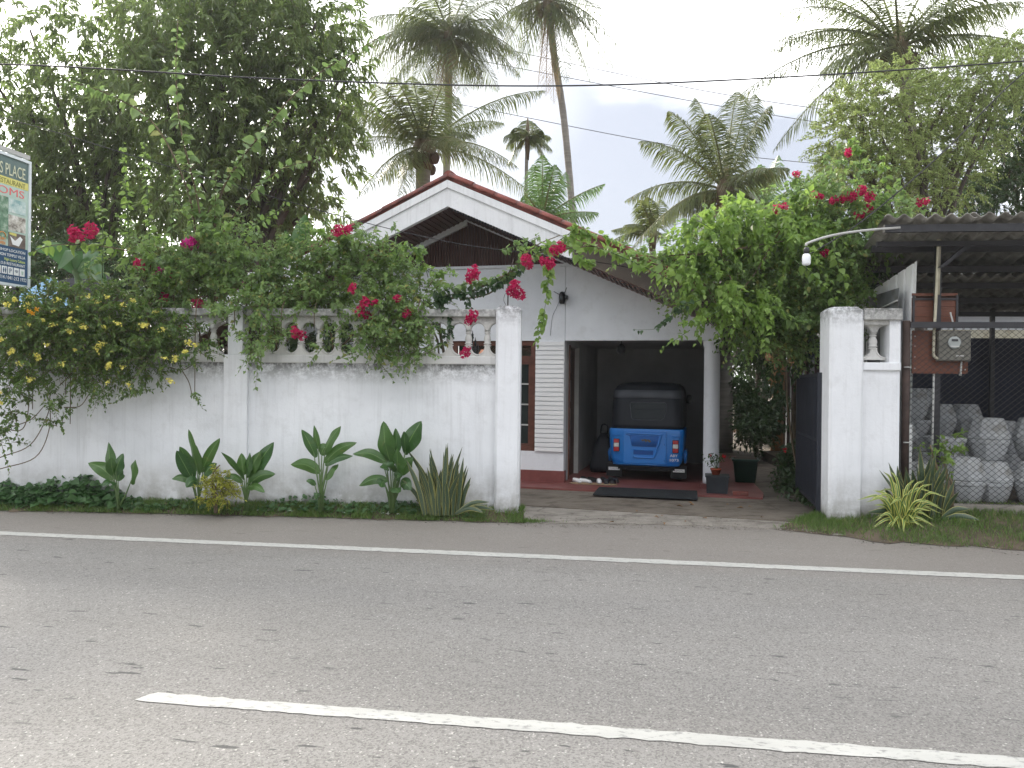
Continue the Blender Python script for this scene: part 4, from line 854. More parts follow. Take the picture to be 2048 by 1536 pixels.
# concrete pots
def octo(r, z): return [(r * math.cos(rad(36 * i)), r * math.sin(rad(36 * i)), z) for i in range(10)]
potm = MB().rings([octo(.158, 0), octo(.170, .008), octo(.200, .08), octo(.222, .15), octo(.230, .188), octo(.236, .194), octo(.240, .205), octo(.240, .235), octo(.232, .245), octo(.215, .245), octo(.20, .20)], smooth=False).mesh('concrete_pot'); potm.materials.append(M['concpot'])
def pot(x, y, z, inv, s, rz, label, grp):
    o = link('concrete_pot', potm, None, None, loc=spt(x, y, z), rot=(math.pi if inv else 0, 0, rz), scale=s)
    if inv: o.location.z += .245 * s
    return tag(o, label, 'flower pot', grp)
ORD = ('first', 'second', 'third', 'fourth', 'fifth', 'sixth', 'seventh', 'eighth')
LAY = ('bottom', 'second', 'third', 'fourth', 'fifth', 'sixth')
G1, G2, G3 = 'white pots in the front row behind the fence', 'white pots piled on the front row', 'dim pots in the back stacks'
for k, (x, y, z, s) in enumerate(((.50, .85, GZ, .95), (.92, .62, GZ, 1.15), (1.34, .75, GZ, 1.02), (1.80, .6, GZ, 1.05), (2.3, .7, GZ, 1.1))):
    pot(x, y, z, False, s, random.random(), f'upright white concrete pot, {ORD[k]} of the front row counting from the rusty corner post', G1)
    pot(x, y, z + .246 * s, True, s, random.random(), f'upturned white pot capping the {ORD[k]} front row pot from the rusty corner post', G1)
for (x, y, z, s, w_) in ((1.42, 1.05, GZ + .50, 1.12, 'third'), (2.0, 1.0, GZ + .52, 1.1, 'fourth')):
    pot(x, y, z, False, s, random.random(), f'upright white pot piled above the {w_} front row pair', G2); pot(x, y, z + .246 * s, True, s, random.random(), f'upturned white pot topping the pile above the {w_} front row pair', G2)
pot(.92, 1.1, GZ + .52, False, 1.1, .3, 'single upright white pot with open rim piled above the second front row pair', G2)
pot(1.42, 1.25, GZ, False, 1.1, .3, 'upright white pot half hidden behind the third front row pair', G1); pot(.95, 1.2, GZ, False, 1.1, .3, 'upright white pot half hidden behind the second front row pair', G1)
for i, (x, y, hgt) in enumerate(((.55, 1.7, 4), (.75, 2.4, 4), (1.12, 2.6, 6), (1.5, 3.3, 6), (1.55, 2.7, 5), (1.95, 2.8, 5), (2.4, 2.6, 4), (2.9, 2.7, 4))):
    for k in range(hgt):
        top = k == hgt - 1
        pot(x + random.uniform(-.03, .03), y, GZ + k * .238, top, .98, random.random(), f'{"upturned pot topping" if top else LAY[k] + " dim pot of"} the {ORD[i]} back stack counting from the white sheet fence', G3)
MB().box(8.3, 8.34, -.3, 5.0, GZ, 3.1).build('shading_sheet', M['galv'], sh); MB().box(.35, .37, 1.4, 5.0, GZ, 3.15).build('shading_sheet', M['galv'], sh)  # unseen shed sides, added to keep daylight off the back pots
tp = tag(MB().prism([(-.1, GZ + .1), (7, GZ + .1), (7, 2.55), (-.1, 2.55)], 0, .02).build('navy_tarpaulin', M['navy'], loc=spt(.2, 4.75, 0), rot=(0, 0, SY)), 'dark navy tarpaulin hung across the back of the shed', 'tarpaulin')
nb = empty('neighbour_house', spt(2.6, 8.5, 0), SY, 'plain white neighbouring house glimpsed over the tarpaulin behind the shed', 'house')
MB().box(0, 8, 0, 5, 0, 3.4).build('wall', M['house'], nb); MB().box(-.2, 8.2, -.25, 5.2, 2.62, 2.95).build('ledge', M['pvc'], nb); MB().box(-.3, 8.3, -.6, 5.3, 3.4, 3.55).build('roof', M['asb'], nb)
# corrugated fence along the drive
df = empty('drive_fence', (4.42, 11.0, 0), rad(90 - 17), 'tall dull grey corrugated iron fence along the shady drive', 'fence')
for i in range(15):
    b = MB(); y0 = i * .8; m_ = 16
    pr = [(y0 + .8 * j / m_, .018 * math.sin(2 * math.pi * j / 4)) for j in range(m_ + 1)]
    ring = lambda z: [(x, y, z) for x, y in pr] + [(x, y + .003, z) for x, y in pr[::-1]]
    b.rings([ring(.02), ring(2.15 + random.uniform(-.05, .05))], smooth=False); b.build('sheet', M['galv'], df)
for i in range(7): MB().box(i * 2.0, i * 2.0 + .06, .03, .09, 0, 2.1).build('post', M['rust'], df)
# peach cloth and iron finials glimpsed between the balusters
fi = empty('iron_stand', (-.52, 10.6, 0), 0, 'dark iron stand with pointed finials seen between the balusters', 'stand')
for x, z in ((-.03, 2.36), (.01, 2.27), (.045, 2.20)):
    MB().tube([(x, 0, 0), (x, 0, z - .1)], .012, 6).build('rod', M['black'], fi)
    MB().lathe([(.012, -.1), (.022, -.07), (.012, -.055), (.02, -.04), (.008, -.02), (.002, .02)], (x, 0, z), 8).build('finial', M['black'], fi)
MB().lathe([(.10, 0), (.09, .01), (.02, .03)], k=16).build('foot', M['black'], fi)
cl = tag(MB().rings([lv(1.60, .09, -.05, .05, .03), lv(1.85, .10, -.05, .05, .03), lv(2.02, .085, -.045, .045, .03), lv(2.12, .035, -.03, .03, .015)]).build('peach_cloth', M['cloth'], loc=(-.40, 10.62, .0)), 'peach coloured cloth bundle seen between the balusters beside the iron stand', 'cloth')
MB().tube([(0, 0, 0), (0, 0, 1.6)], .02, 6).build('stake', M['stem'], cl)
# blue awning and a dark roof behind the wall on the left
aw = empty('blue_awning', (-7.15, 12.0, 0), 0, 'pale blue awning roof showing behind the wall under the sign', 'awning')
a0, a1, a2, a3 = at(20, 600, 11.5), at(100, 555, 12.5), at(125, 566, 12.5), at(150, 640, 11.5)
MB().add(local([a0, a1, a2, a3], aw) + local([p - Vector((0, 0, .03)) for p in (a0, a1, a2, a3)], aw), [(0, 3, 2, 1), (4, 5, 6, 7), (0, 4, 7, 3), (3, 7, 6, 2), (2, 6, 5, 1), (1, 5, 4, 0)]).build('canopy', M['blue_tarp'], aw)
for p in (a0, a2, a3): q = Vector(p) - aw.location; MB().tube([(q.x, q.y, 0), (q.x, q.y, q.z - .01)], .02, 6).build('pole', M['dark_metal'], aw)
lr = empty('lean_to_roof', (-6.0, 12.6, 0), 0, 'dark low lean-to roof behind the yellow-flowered shrub', 'roof')
r0, r1, r2, r3 = at(120, 560, 12.4), at(215, 545, 12.9), at(262, 612, 12.9), at(210, 640, 12.2)
MB().add(local([r0, r1, r2, r3], lr) + local([p - Vector((0, 0, .05)) for p in (r0, r1, r2, r3)], lr), [(0, 3, 2, 1), (4, 5, 6, 7), (0, 4, 7, 3), (3, 7, 6, 2), (2, 6, 5, 1), (1, 5, 4, 0)]).build('roof_sheet', M['dark_metal'], lr)
for p in (r0, r1, r2, r3): q = Vector(p) - lr.location; MB().tube([(q.x, q.y, 0), (q.x, q.y, q.z - .02)], .03, 6).build('post', M['rust'], lr)

# ================================================================== TREES
def tree(name, label, base, blobs, n_tw, mat, tw, trunk_r=.28, fork_z=3.0, group=None, bark='bark', lean=(0, 0)):
    """trunk, limbs to each crown clump, and a crown of leafy twigs. tw = (length, leaves, leaf length, leaf width, droop, down)"""
    t = empty(name, base, 0, label, 'tree', group); b = Vector(base); fork = b + Vector((lean[0], lean[1], fork_z))
    limb('trunk', [b, b + Vector((lean[0] * .3 + .05, lean[1] * .3, fork_z * .5)), fork], trunk_r, trunk_r * .7, M[bark], t, 10)
    for i, bl in enumerate(blobs):
        c = at(bl[0], bl[1], bl[3]); mid = fork.lerp(c, .5) + Vector((random.uniform(-.3, .3), random.uniform(-.3, .3), .25))
        limb('limb', [fork - Vector((0, 0, .2)), mid, c], trunk_r * .38, .025, M[bark], t, 6, 5)
    P, d = blob_pts(blobs, n_tw, .25)
    v, f, e, ln = twigs(P, d + RNG.normal(size=(n_tw, 3)) * .5 + (0, 0, .25), tw[0], tw[1], tw[2], tw[3], tw[4], .25, .8, tw[5])
    sv, sf_ = sticks(P, e, .006)
    stuff('crown', (v, f), M[mat], t); stuff('twig', (sv, sf_), M['stem'], t)
    return t
MT = (.42, 13, .24, .055, .55, .75)
tree('mango_tree', 'large dark mango tree towering behind the bougainvillea', at(470, 640, 17.5).xy.to_3d(), [
    (430, 120, 120, 17, 1.7), (540, 60, 120, 17, 1.7), (620, 130, 95, 17.5, 1.5), (640, 30, 80, 17.5, 1.4), (350, 40, 110, 17, 1.5), (330, 190, 105, 16.5, 1.5), (450, 250, 115, 17, 1.5), (570, 250, 105, 17.5, 1.5),
    (640, 320, 75, 17.5, 1.2), (520, 350, 110, 17.5, 1.5), (400, 360, 105, 17, 1.4), (620, 410, 60, 18, 1.0), (470, 450, 100, 18, 1.3), (360, 470, 80, 18, 1.2), (560, 470, 70, 18, 1.0), (690, 210, 32, 17.5, .6), (700, 120, 38, 17.5, .6), (480, -60, 130, 17.5, 1.8), (640, 240, 70, 17.5, 1.2)],
    2700, 'mango', MT, .34, 3.4)
tree('mango_tree', 'sparse-leaved mango tree behind the sign board, sky showing through its crown', at(205, 640, 18.5).xy.to_3d(), [
    (60, 60, 85, 18, 1.4, .45), (160, 110, 90, 18, 1.4, .55), (40, 200, 80, 18.5, 1.2, .5), (150, 250, 95, 18.5, 1.4, .9), (250, 230, 85, 18.5, 1.3), (60, 300, 80, 19, 1.2, .9), (150, 350, 95, 19, 1.3), (250, 330, 85, 19, 1.3), (110, 430, 90, 19, 1.3), (210, 450, 85, 19, 1.3), (300, 420, 70, 19, 1.1), (40, 420, 70, 19, 1.1), (240, 90, 70, 18.5, 1.2, .6), (-40, 120, 90, 18.5, 1.4, .5), (300, 20, 70, 18.5, 1.2, .7), (90, 500, 70, 19, 1.), (250, 520, 70, 19, 1.)],
    1900, 'mango', MT, .24, 3.2)
tree('feathery_tree', 'light green feathery tree rising behind the shed roof', at(1830, 640, 14.5).xy.to_3d(), [
    (1720, 210, 55, 14, .8), (1790, 190, 60, 14, .8), (1690, 270, 55, 14, .8), (1760, 270, 65, 14, .9), (1840, 230, 65, 14.5, .9), (1900, 190, 60, 14.5, .9), (1960, 160, 60, 14.5, .9), (1850, 310, 65, 14.5, .9), (1690, 340, 50, 14, .7), (1760, 350, 60, 14, .8), (1930, 270, 65, 15, .9, .7), (1990, 230, 60, 15, .9, .7), (1910, 350, 60, 15, .9, .8), (1830, 390, 55, 14.5, .8), (2030, 130, 60, 15, .9)],
    2100, 'feather', (.36, 24, .075, .028, .35, .35), .16, 3.6)
tree('broadleaf_tree', 'mid green broadleaf tree at the edge of the shed roof, beyond the feathery tree', at(2030, 640, 17.5).xy.to_3d(), [
    (2000, 300, 60, 17, 1.0), (2050, 240, 70, 17, 1.1), (2060, 350, 70, 17, 1.1), (1990, 390, 60, 17, 1.0), (1930, 410, 50, 17, .8), (2110, 200, 80, 17, 1.1)], 900, 'deepleaf', (.4, 14, .14, .05, .4, .4), .2, 3.6)
tree('garden_tree', 'shady leafy tree closing the far end of the drive', at(1520, 700, 23).xy.to_3d() , [
    (1480, 560, 80, 22, 1.3), (1560, 560, 80, 22, 1.3), (1620, 620, 80, 22, 1.3), (1500, 660, 70, 22, 1.2), (1430, 620, 70, 22.5, 1.2), (1570, 680, 70, 22, 1.2), (1640, 540, 80, 21, 1.2), (1500, 760, 70, 24, 1.2), (1560, 790, 60, 24, 1.0), (1450, 760, 60, 24.5, 1.0), (1620, 740, 70, 24, 1.1)], 1900, 'deepleaf', (.5, 14, .20, .07, .4, .45), .2, 2.6)
tree('hedge_tree', 'dense dark garden tree behind the dark lean-to roof', at(330, 640, 14.5).xy.to_3d(), [
    (60, 560, 60, 14, .8), (130, 540, 60, 14.3, .8), (200, 560, 60, 14.5, .8), (280, 560, 60, 14.5, .8), (350, 580, 60, 14.5, .8), (420, 600, 60, 14.5, .8), (60, 640, 60, 13.8, .8), (160, 640, 60, 14, .8), (260, 650, 60, 14, .8), (360, 660, 60, 14, .8), (480, 640, 60, 14, .8), (560, 640, 60, 14, .8), (640, 650, 55, 13.8, .8), (460, 690, 60, 14, .8), (720, 680, 50, 13.2, .6)], 1700, 'deepleaf', (.42, 13, .13, .055, .35, .35), .12, 1.6)

# ------------------------------------------------------------------ palms
def frond(root, P0, T, rise, lmax, mat, n=46, r=.035, hang=.65, name='frond', wl=.05):
    n = int(n * 1.9); lmax *= 1.25; hang *= 1.2; wl *= .52
    P0, T = Vector(P0), Vector(T); Lh = (T - P0).length
    C = P0.lerp(T, .48) + Vector((0, 0, rise * Lh))
    t = np.linspace(.10, 1, n)[:, None]; a, c, b = (np.array(x) for x in (P0, C, T))
    Q = a * (1 - t) ** 2 + 2 * c * t * (1 - t) + b * t * t; D = nrm(2 * (c - a) * (1 - t) + 2 * (b - c) * t)
    hz = np.cross(D, [0, 0, 1.]); bad = np.linalg.norm(hz, axis=1) < .25
    alt = np.array([1., .3, 0]) if abs(T.x - P0.x) > abs(T.y - P0.y) else np.array([.4, 1, 0])
    hz[bad] = np.cross(D[bad], alt); S = nrm(hz)
    prof = lmax * (np.sin(math.pi * np.clip(t[:, 0] * .90 + .12, 0, 1)) ** .65 * .85 + .15)
    V, Fc, k = [], [], 0; g_ = np.array([0, 0, -1.])
    for s in (-1, 1):
        A = nrm(S * s * .9 + D * .55 + g_ * hang * .55 + RNG.normal(size=(n, 3)) * .09)
        A2_ = nrm(A + g_ * (hang * 1.25) + RNG.normal(size=(n, 3)) * .08); ll = (prof * RNG.uniform(.85, 1.1, n))[:, None]
        W = nrm(np.cross(A, np.cross(A, D)) * 1.0 + D) * wl * .5; W = D * wl * .5
        p1 = Q + A * ll * .5; p2 = p1 + A2_ * ll * .55
        vv = np.stack([Q - W * .5, Q + W * .5, p1 - W, p1 + W, p2], 1).reshape(-1, 3)
        ff = np.arange(n)[:, None, None] * 5 + np.array([(0, 1, 3), (0, 3, 2), (2, 3, 4)])[None]
        V.append(vv); Fc.append(ff.reshape(-1, 3) + k); k += len(vv)
    tt = np.linspace(0, 1, 10)[:, None]; R = a * (1 - tt) ** 2 + 2 * c * tt * (1 - tt) + b * tt * tt
    mb = MB().tube([Vector(x) - root.location for x in R], [r * (1 - .85 * i / 9) for i in range(10)], 5)
    o = mb.build(name, M['palmdry'] if mat == 'palmdry' else M['pvc_g'], root)
    v, f = np.concatenate(V), np.concatenate(Fc)
    link('leaflets', npmesh('leaflets', v - np.array(root.location), f), M[mat], o)['kind'] = 'stuff'
    return o
M['pvc_g'] = pmat('frond_rib', (.16, .17, .07), .6, .2, 5, 0)
M['coconut'] = pmat('coconut_husk', (.14, .13, .045), .6, .3, 5, .2, 20)
M['coconutb'] = pmat('brown_coconut', (.09, .055, .035), .7, .3, 5, .2, 20)
def palm(name, label, crown, tips, trunk, rise=.28, lmax=.75, mat='palm', r0=.15, dry=(), full=None, nuts=0, n=46, wl=.05, group='palms behind the house', nutmat='coconut', hang=.65, rr=.035):
    """crown (px,py,Y); tips: photo positions of frond ends; trunk: photo positions down to the foot"""
    cx, cy, Y = crown; P0 = at(cx, cy, Y); foot = at(trunk[-1][0], trunk[-1][1], Y); foot.z = 0
    t = empty(name, foot, 0, label, 'palm tree', group)
    tp_ = [P0] + [at(x, y, Y) for x, y in trunk]; tp_[-1].z = min(tp_[-1].z, 0.0) if tp_[-1].z < .5 else tp_[-1].z
    path = bez([foot] + [p for p in reversed(tp_) if p.z > .3], 8); m = len(path)
    mb = MB(); mb.tube(local(path, t), [r0 * (1.25 - .35 * min(1, i / (m * .3))) * (1 + .05 * (i % 2)) for i in range(m)], 12); mb.build('trunk', M['palmbark'], t)
    MB().lathe([(r0 * .9, -.5), (r0 * 1.35, -.15), (r0 * 1.5, .1), (r0 * .9, .45), (r0 * .3, .7)], k=10).build('crownshaft', M['stem'], t, loc=P0 - t.location)
    if len(tips) > 10: tips = [(cx + (x - cx) * 1.14, cy + (y - cy) * 1.08) for x, y in tips]
    Rs = [(at(x, y, Y) - P0).length for x, y in tips]; Lf = full or max(Rs) * 1.02
    for i, (x, y) in enumerate(tips):
        T = at(x, y, Y); dz = math.sqrt(max(0, Lf ** 2 - Rs[i] ** 2)) * .75; T.y += dz * (1 if i % 2 else -1) * random.uniform(.5, 1)
        T = at(x, y, T.y)
        frond(t, P0 + Vector((0, 0, .12)), T, rise * (1.0 if y < cy else 1.15), lmax, mat, n, rr, hang, wl=wl)
    for i in range(3 if len(tips) > 10 else 1):   # shorter fronds pointing to and from the road
        a = i * 2.4 + .5; q = Vector((.45 * math.cos(a), math.sin(a) * .9, random.uniform(-.25, .45))) * Lf * .8
        frond(t, P0 + Vector((0, 0, .12)), P0 + q, rise, lmax, mat, n, rr, hang, wl=wl)
    for x, y in dry: frond(t, P0, at(x, y, Y - .3), .10, lmax * .8, 'palmdry', 30, rr, .9, wl=wl * .8)
    for i in range(nuts):
        a = i * 2.4; MB().lathe([(.01, -.17), (.08, -.13), (.115, -.03), (.11, .05), (.07, .11), (.02, .14)], k=9).build('coconut', M[nutmat], t, loc=P0 - t.location + Vector((.32 * math.cos(a), .32 * math.sin(a), -.12 - .09 * (i % 4))))
        if i % 3 == 0: MB().tube(bez([P0 - t.location, P0 - t.location + Vector((.25 * math.cos(a), .25 * math.sin(a), .12)), P0 - t.location + Vector((.34 * math.cos(a), .34 * math.sin(a), -.1))], 4), .018, 5).build('fruit_stalk', M['stem'], t)
    return t
palm('coconut_palm', 'tall straight coconut palm rising behind the roof ridge, with nuts', (898, 78, 24), [(1010, 2), (900, -40), (815, 18), (800, 60), (748, 92), (742, 140), (790, 175), (835, 170), (1022, 145), (985, 172), (1000, 95), (955, 165), (850, -30), (960, -40), (925, 185), (760, 40), (1035, 120), (775, 165), (1010, 55), (870, 185), (725, 115)], [(897, 200), (893, 340), (890, 640)], .25, .85, 'palm', .125, ((900, 205), (880, 180)), nuts=8)
palm('coconut_palm', 'lower dark coconut palm behind the left roof slope', (848, 305, 21), [(687, 190), (655, 212), (730, 388), (690, 300), (827, 165), (860, 175), (795, 165), (1058, 190), (1010, 330), (1043, 388), (802, 385), (985, 250), (760, 178), (900, 200), (935, 300), (710, 240)], [(846, 360), (845, 640)], .20, .70, 'palm', .22, nuts=9, nutmat='coconutb')
palm('coconut_palm', 'slender leaning coconut palm behind the right roof slope', (1096, 8, 26), [(974, 78), (1008, 112), (1224, 92), (1212, 128), (1170, 152), (1190, 26), (985, -40), (1050, -90), (1120, -110), (1200, -50), (1130, 150), (1040, 140), (1160, 120)], [(1108, 110), (1128, 240), (1146, 440), (1160, 640)], .25, .85, 'palm', .125, ((1108, 205), (1092, 190), (1120, 195), (1075, 178)), nuts=6)
palm('areca_palm', 'small areca palm with a short tufted crown behind the roof', (1055, 285, 22), [(1010, 272), (1012, 295), (1030, 255), (1055, 240), (1080, 258), (1100, 275), (1104, 300), (1015, 330), (1095, 325)], [(1053, 330), (1052, 440), (1052, 640)], .30, .38, 'palm', .055, n=26, wl=.045, rr=.018)
palm('young_palm', 'bright green young palm sprouting behind the roof edge', (1085, 450, 20), [(1085, 312), (1068, 330), (1110, 330), (1130, 345), (1208, 368), (1150, 420), (1050, 390), (1030, 440), (1195, 425)], [(1085, 480), (1085, 640)], .12, .42, 'palmy', .10, n=34)
palm('coconut_palm', 'broad coconut palm heavy with brown nuts above the feathery tree', (1797, 105, 17), [(1590, 30), (1588, 82), (1495, 205), (1578, 286), (1784, -60), (1872, -20), (2012, 10), (2046, 30), (2046, 100), (2030, 135), (1560, 110), (1620, 0), (1660, -30), (1730, -60), (1930, -40), (2000, 70), (1640, 180), (1920, 200), (1700, 240)], [(1815, 200), (1830, 400), (1840, 640)], .22, .62, 'palm', .14, nuts=14, nutmat='coconutb')
palm('coconut_palm', 'low coconut palm with a hanging dry frond, beside the bougainvillea', (1450, 392, 19), [(1352, 235), (1400, 212), (1303, 290), (1276, 400), (1285, 490), (1470, 200), (1530, 225), (1500, 205), (1548, 455), (1380, 480), (1560, 340), (1330, 440), (1420, 240)], [(1450, 430), (1452, 640)], .24, .62, 'palm', .16, ((1436, 432), (1455, 430)), nuts=0)
palm('young_palm', 'pale young palm showing over the bougainvillea', (1530, 430, 22), [(1520, 330), (1556, 312), (1500, 370), (1580, 380), (1595, 430), (1540, 340)], [(1530, 460), (1530, 640)], .12, .42, 'palmy', .09, n=30)
palm('young_palm', 'small dark young palm at the right end of the roof', (1305, 470, 22), [(1295, 395), (1320, 400), (1250, 450), (1225, 460), (1280, 400), (1340, 430), (1210, 490)], [(1305, 490), (1305, 640)], .15, .40, 'palm', .09, n=30)
palm('young_palm', 'feathery young palm low behind the middle of the bougainvillea', (1640, 420, 20), [(1600, 360), (1570, 400), (1690, 340), (1650, 330), (1720, 390)], [(1640, 470), (1640, 640)], .2, .45, 'palmy', .09, n=30)

# ------------------------------------------------------------------ banana leaves
def blade(name, root, pts, w, mat, n=14, m=4, fold=.18, uv=True, taper=(.25, .45), prof=None, roll=None, wave=0.):
    """long leaf along a curve; width profile, folded on its midrib"""
    ph = random.random() * 6; c = bez(pts, max(3, n // (len(pts) - 1))); N_ = len(c); V, Fc, UV = [], [], []
    for i, p in enumerate(c):
        t = i / (N_ - 1); d = (c[min(i + 1, N_ - 1)] - c[max(i - 1, 0)]).normalized()
        view = Vector((0, -1, .25)) if roll is None else roll
        s = d.cross(view); s = s.normalized() if s.length > .05 else Vector((1, 0, 0)); nn = s.cross(d)
        ww = w * (prof(t) if prof else math.sin(math.pi * min(1, max(0, t * .97 + .03)) ** .8) ** .75)
        for j in range(m + 1):
            q = j / m - .5; V.append(p + s * ww * q + nn * (-abs(q) * fold * ww + wave * ww * abs(q) * math.sin(t * 9 + ph + (2 if q > 0 else 0))) - root.location); UV.append((j / m, t))
    Fc = [(i * (m + 1) + j, i * (m + 1) + j + 1, (i + 1) * (m + 1) + j + 1, (i + 1) * (m + 1) + j) for i in range(N_ - 1) for j in range(m)]
    return link(name, npmesh(name, [tuple(v) for v in V], Fc, True, UV), mat, root)
bn = empty('banana_plant', at(590, 620, 13.5).xy.to_3d(), 0, 'banana plant with upright broad leaves against the roof edge', 'banana plant')
limb('stem', [bn.location, at(590, 560, 13.5), at(592, 510, 13.5)], .09, .05, M['gstem'], bn, 10)
for (a, b_, c_, w) in (((592, 520), (600, 470), (612, 428), .33), ((588, 525), (578, 490), (570, 460), .2), ((592, 540), (640, 500), (668, 520), .22), ((585, 540), (545, 520), (530, 545), .22)): blade('leaf', bn, [at(*a, 13.5), at(*b_, 13.4), at(*c_, 13.3)], w, M['banana'], fold=.3)
bn2 = empty('banana_plant', at(350, 620, 11.6).xy.to_3d(), 0, 'banana plant with one narrow pale leaf rising from the bougainvillea', 'banana plant')
limb('stem', [bn2.location, at(348, 590, 11.6), at(345, 545, 11.6)], .06, .03, M['gstem'], bn2, 8)
for (a, b_, c_, w) in (((345, 545), (360, 500), (385, 455), .11), ((345, 550), (320, 520), (300, 540), .14)): blade('leaf', bn2, [at(*a, 11.6), at(*b_, 11.5), at(*c_, 11.4)], w, M['banana'], fold=.5)
bn3 = empty('banana_plant', at(165, 640, 12.1).xy.to_3d(), 0, 'banana plant with drooping torn leaves beside the sign board', 'banana plant')
limb('stem', [bn3.location, at(160, 600, 12.1), at(150, 540, 12.1)], .08, .05, M['gstem'], bn3, 8)
for (a, b_, c_, w) in (((150, 545), (180, 515), (205, 560), .30), ((148, 545), (110, 500), (70, 500), .28), ((150, 545), (145, 500), (115, 540), .24), ((150, 550), (190, 545), (215, 575), .2)): blade('leaf', bn3, [at(*a, 12.1), at(*b_, 11.9), at(*c_, 11.7)], w, M['banana'], fold=.35)
bn4 = empty('banana_plant', gnd(1553, 905, .02), 0, 'old banana stem hung with dry brown leaves beside the drive fence', 'banana plant')
p0 = bn4.location; YB = p0.y
limb('stem', [p0, at(1556, 800, YB), at(1562, 700, YB), at(1566, 640, YB)], .16, .12, M['leafbrown'], bn4, 10)
for (a, b_, c_, w) in (((1566, 690), (1590, 700), (1585, 780), .35), ((1562, 690), (1545, 720), (1550, 800), .35), ((1566, 660), (1600, 640), (1640, 690), .4), ((1560, 650), (1500, 640), (1460, 700), .45), ((1564, 640), (1590, 590), (1630, 600), .4)): blade('leaf', bn4, [at(*a, YB), at(*b_, YB - .3), at(*c_, YB - .4)], w, M['leafbrown'] if c_[1] > 750 else M['deepleaf'], fold=.4)

# ================================================================== BOUGAINVILLEA
def cluster_mesh(n, r, s, seed):
    P = rnd_unit(n) * r * RNG.random((n, 1)) ** .4 * (1, .8, .85); A = nrm(P + RNG.normal(size=(n, 3)) * r * .5); V, Fc, k = [], [], 0
    for j in range(3):
        th = 2.094 * j; S, Nn = basis(A, np.array([[.2, .3, .9]])); ax = A * .55 + S * math.cos(th) + Nn * math.sin(th)
        v, f = leaves(P, ax, A, s, s * .8, T4); V.append(v); Fc.append(f + k); k += len(v)
    return npmesh('flower_cluster', np.concatenate(V), np.concatenate(Fc))
CL = [cluster_mesh(34, .09, .042, i) for i in range(4)]; CLM = [m.copy() for m in CL]
for m in CL: m.materials.append(M['pink'])
for m in CLM: m.materials.append(M['magenta'])
def flowers(root, lst, Y, src=CL, j=.08):
    for (x, y, r) in lst:
        p = at(x, y, Y + random.uniform(-j, j)); s = r / FPX * Y / .105
        link('flower_cluster', random.choice(src), None, root, loc=p - root.location, rot=(random.random() * 6, random.random() * 6, random.random() * 6), scale=s)
def shoot(root, pts, r, nleaf, L0, mat, W=.72, name='shoot', hang=.55, both=True, tm=TH, tipscale=.55):
    nleaf = int(nleaf * 1.35); c = bez(pts, 7); m = len(c); o = MB().tube(local(c, root), [r * (1 - .75 * i / (m - 1)) for i in range(m)], 5).build(name, M['gstem'] if r < .012 else M['stem'], root)
    arr = np.array([tuple(p) for p in c]); s = np.sort(RNG.random(nleaf)) * .94 + .06; i0 = np.clip((s * (m - 1)).astype(int), 0, m - 2); fr_ = (s * (m - 1) - i0)[:, None]
    P = arr[i0] * (1 - fr_) + arr[i0 + 1] * fr_; T = nrm(arr[i0 + 1] - arr[i0]); sd = nrm(np.cross(T, rnd_unit(nleaf)))
    A = sd * .8 + T * .25 + np.array([0, 0, -1.]) * hang + RNG.normal(size=(nleaf, 3)) * .2; P = P + nrm(sd) * .012
    U = np.array([[0, -.5, .8]]) + RNG.normal(size=(nleaf, 3)) * .45
    ln = L0 * RNG.uniform(.65, 1.3, nleaf) * (1 - (1 - tipscale) * s ** 2); v, f = leaves(P, A, U, ln, ln * W, tm)
    link('leaves', npmesh('leaves', v - np.array(root.location), f), M[mat], o)['kind'] = 'stuff'; return o
BT = (.30, 12, .075, .050, .25, .30)
def shrub(name, label, base, blobs, n_tw, mat, tw, cat='shrub', inner=.15, up=.35, limbs=True):
    t = empty(name, base, 0, label, cat); P, d = blob_pts(blobs, n_tw, inner)
    v, f, e, ln = twigs(P, d * .8 + RNG.normal(size=(n_tw, 3)) * .5 + (0, -.15, up), tw[0], tw[1], tw[2], tw[3], tw[4], .1, .9, tw[5]); stuff('foliage', (v, f), M[mat], t); stuff('twig', sticks(P, e, .004), M['stem'], t)
    b = Vector(base)
    for bl in (blobs[::2] if limbs else ()):
        c = at(bl[0], bl[1], bl[3])
        if bl[3] < 9.72 and b.y > 9.9 and c.x < 0:   # stems that hang over the wall climb it first
            limb('branch', [b, Vector((c.x, 10.0, 1.6)), Vector((c.x, 9.92, 2.62)), Vector((c.x, 9.6 - c.x * .061 - .02, 2.72)), Vector((c.x, 9.30 - c.x * .061, 2.55)), Vector((c.x, 9.28 - c.x * .061, min(2.3, c.z)))], .016, .005, M['stem'], t, 5, 4); continue
        limb('branch', [b, b.lerp(c, .5) + Vector((random.uniform(-.15, .15), random.uniform(-.1, .1), .15)), c], .022, .008, M['stem'], t, 5, 4)
    return t
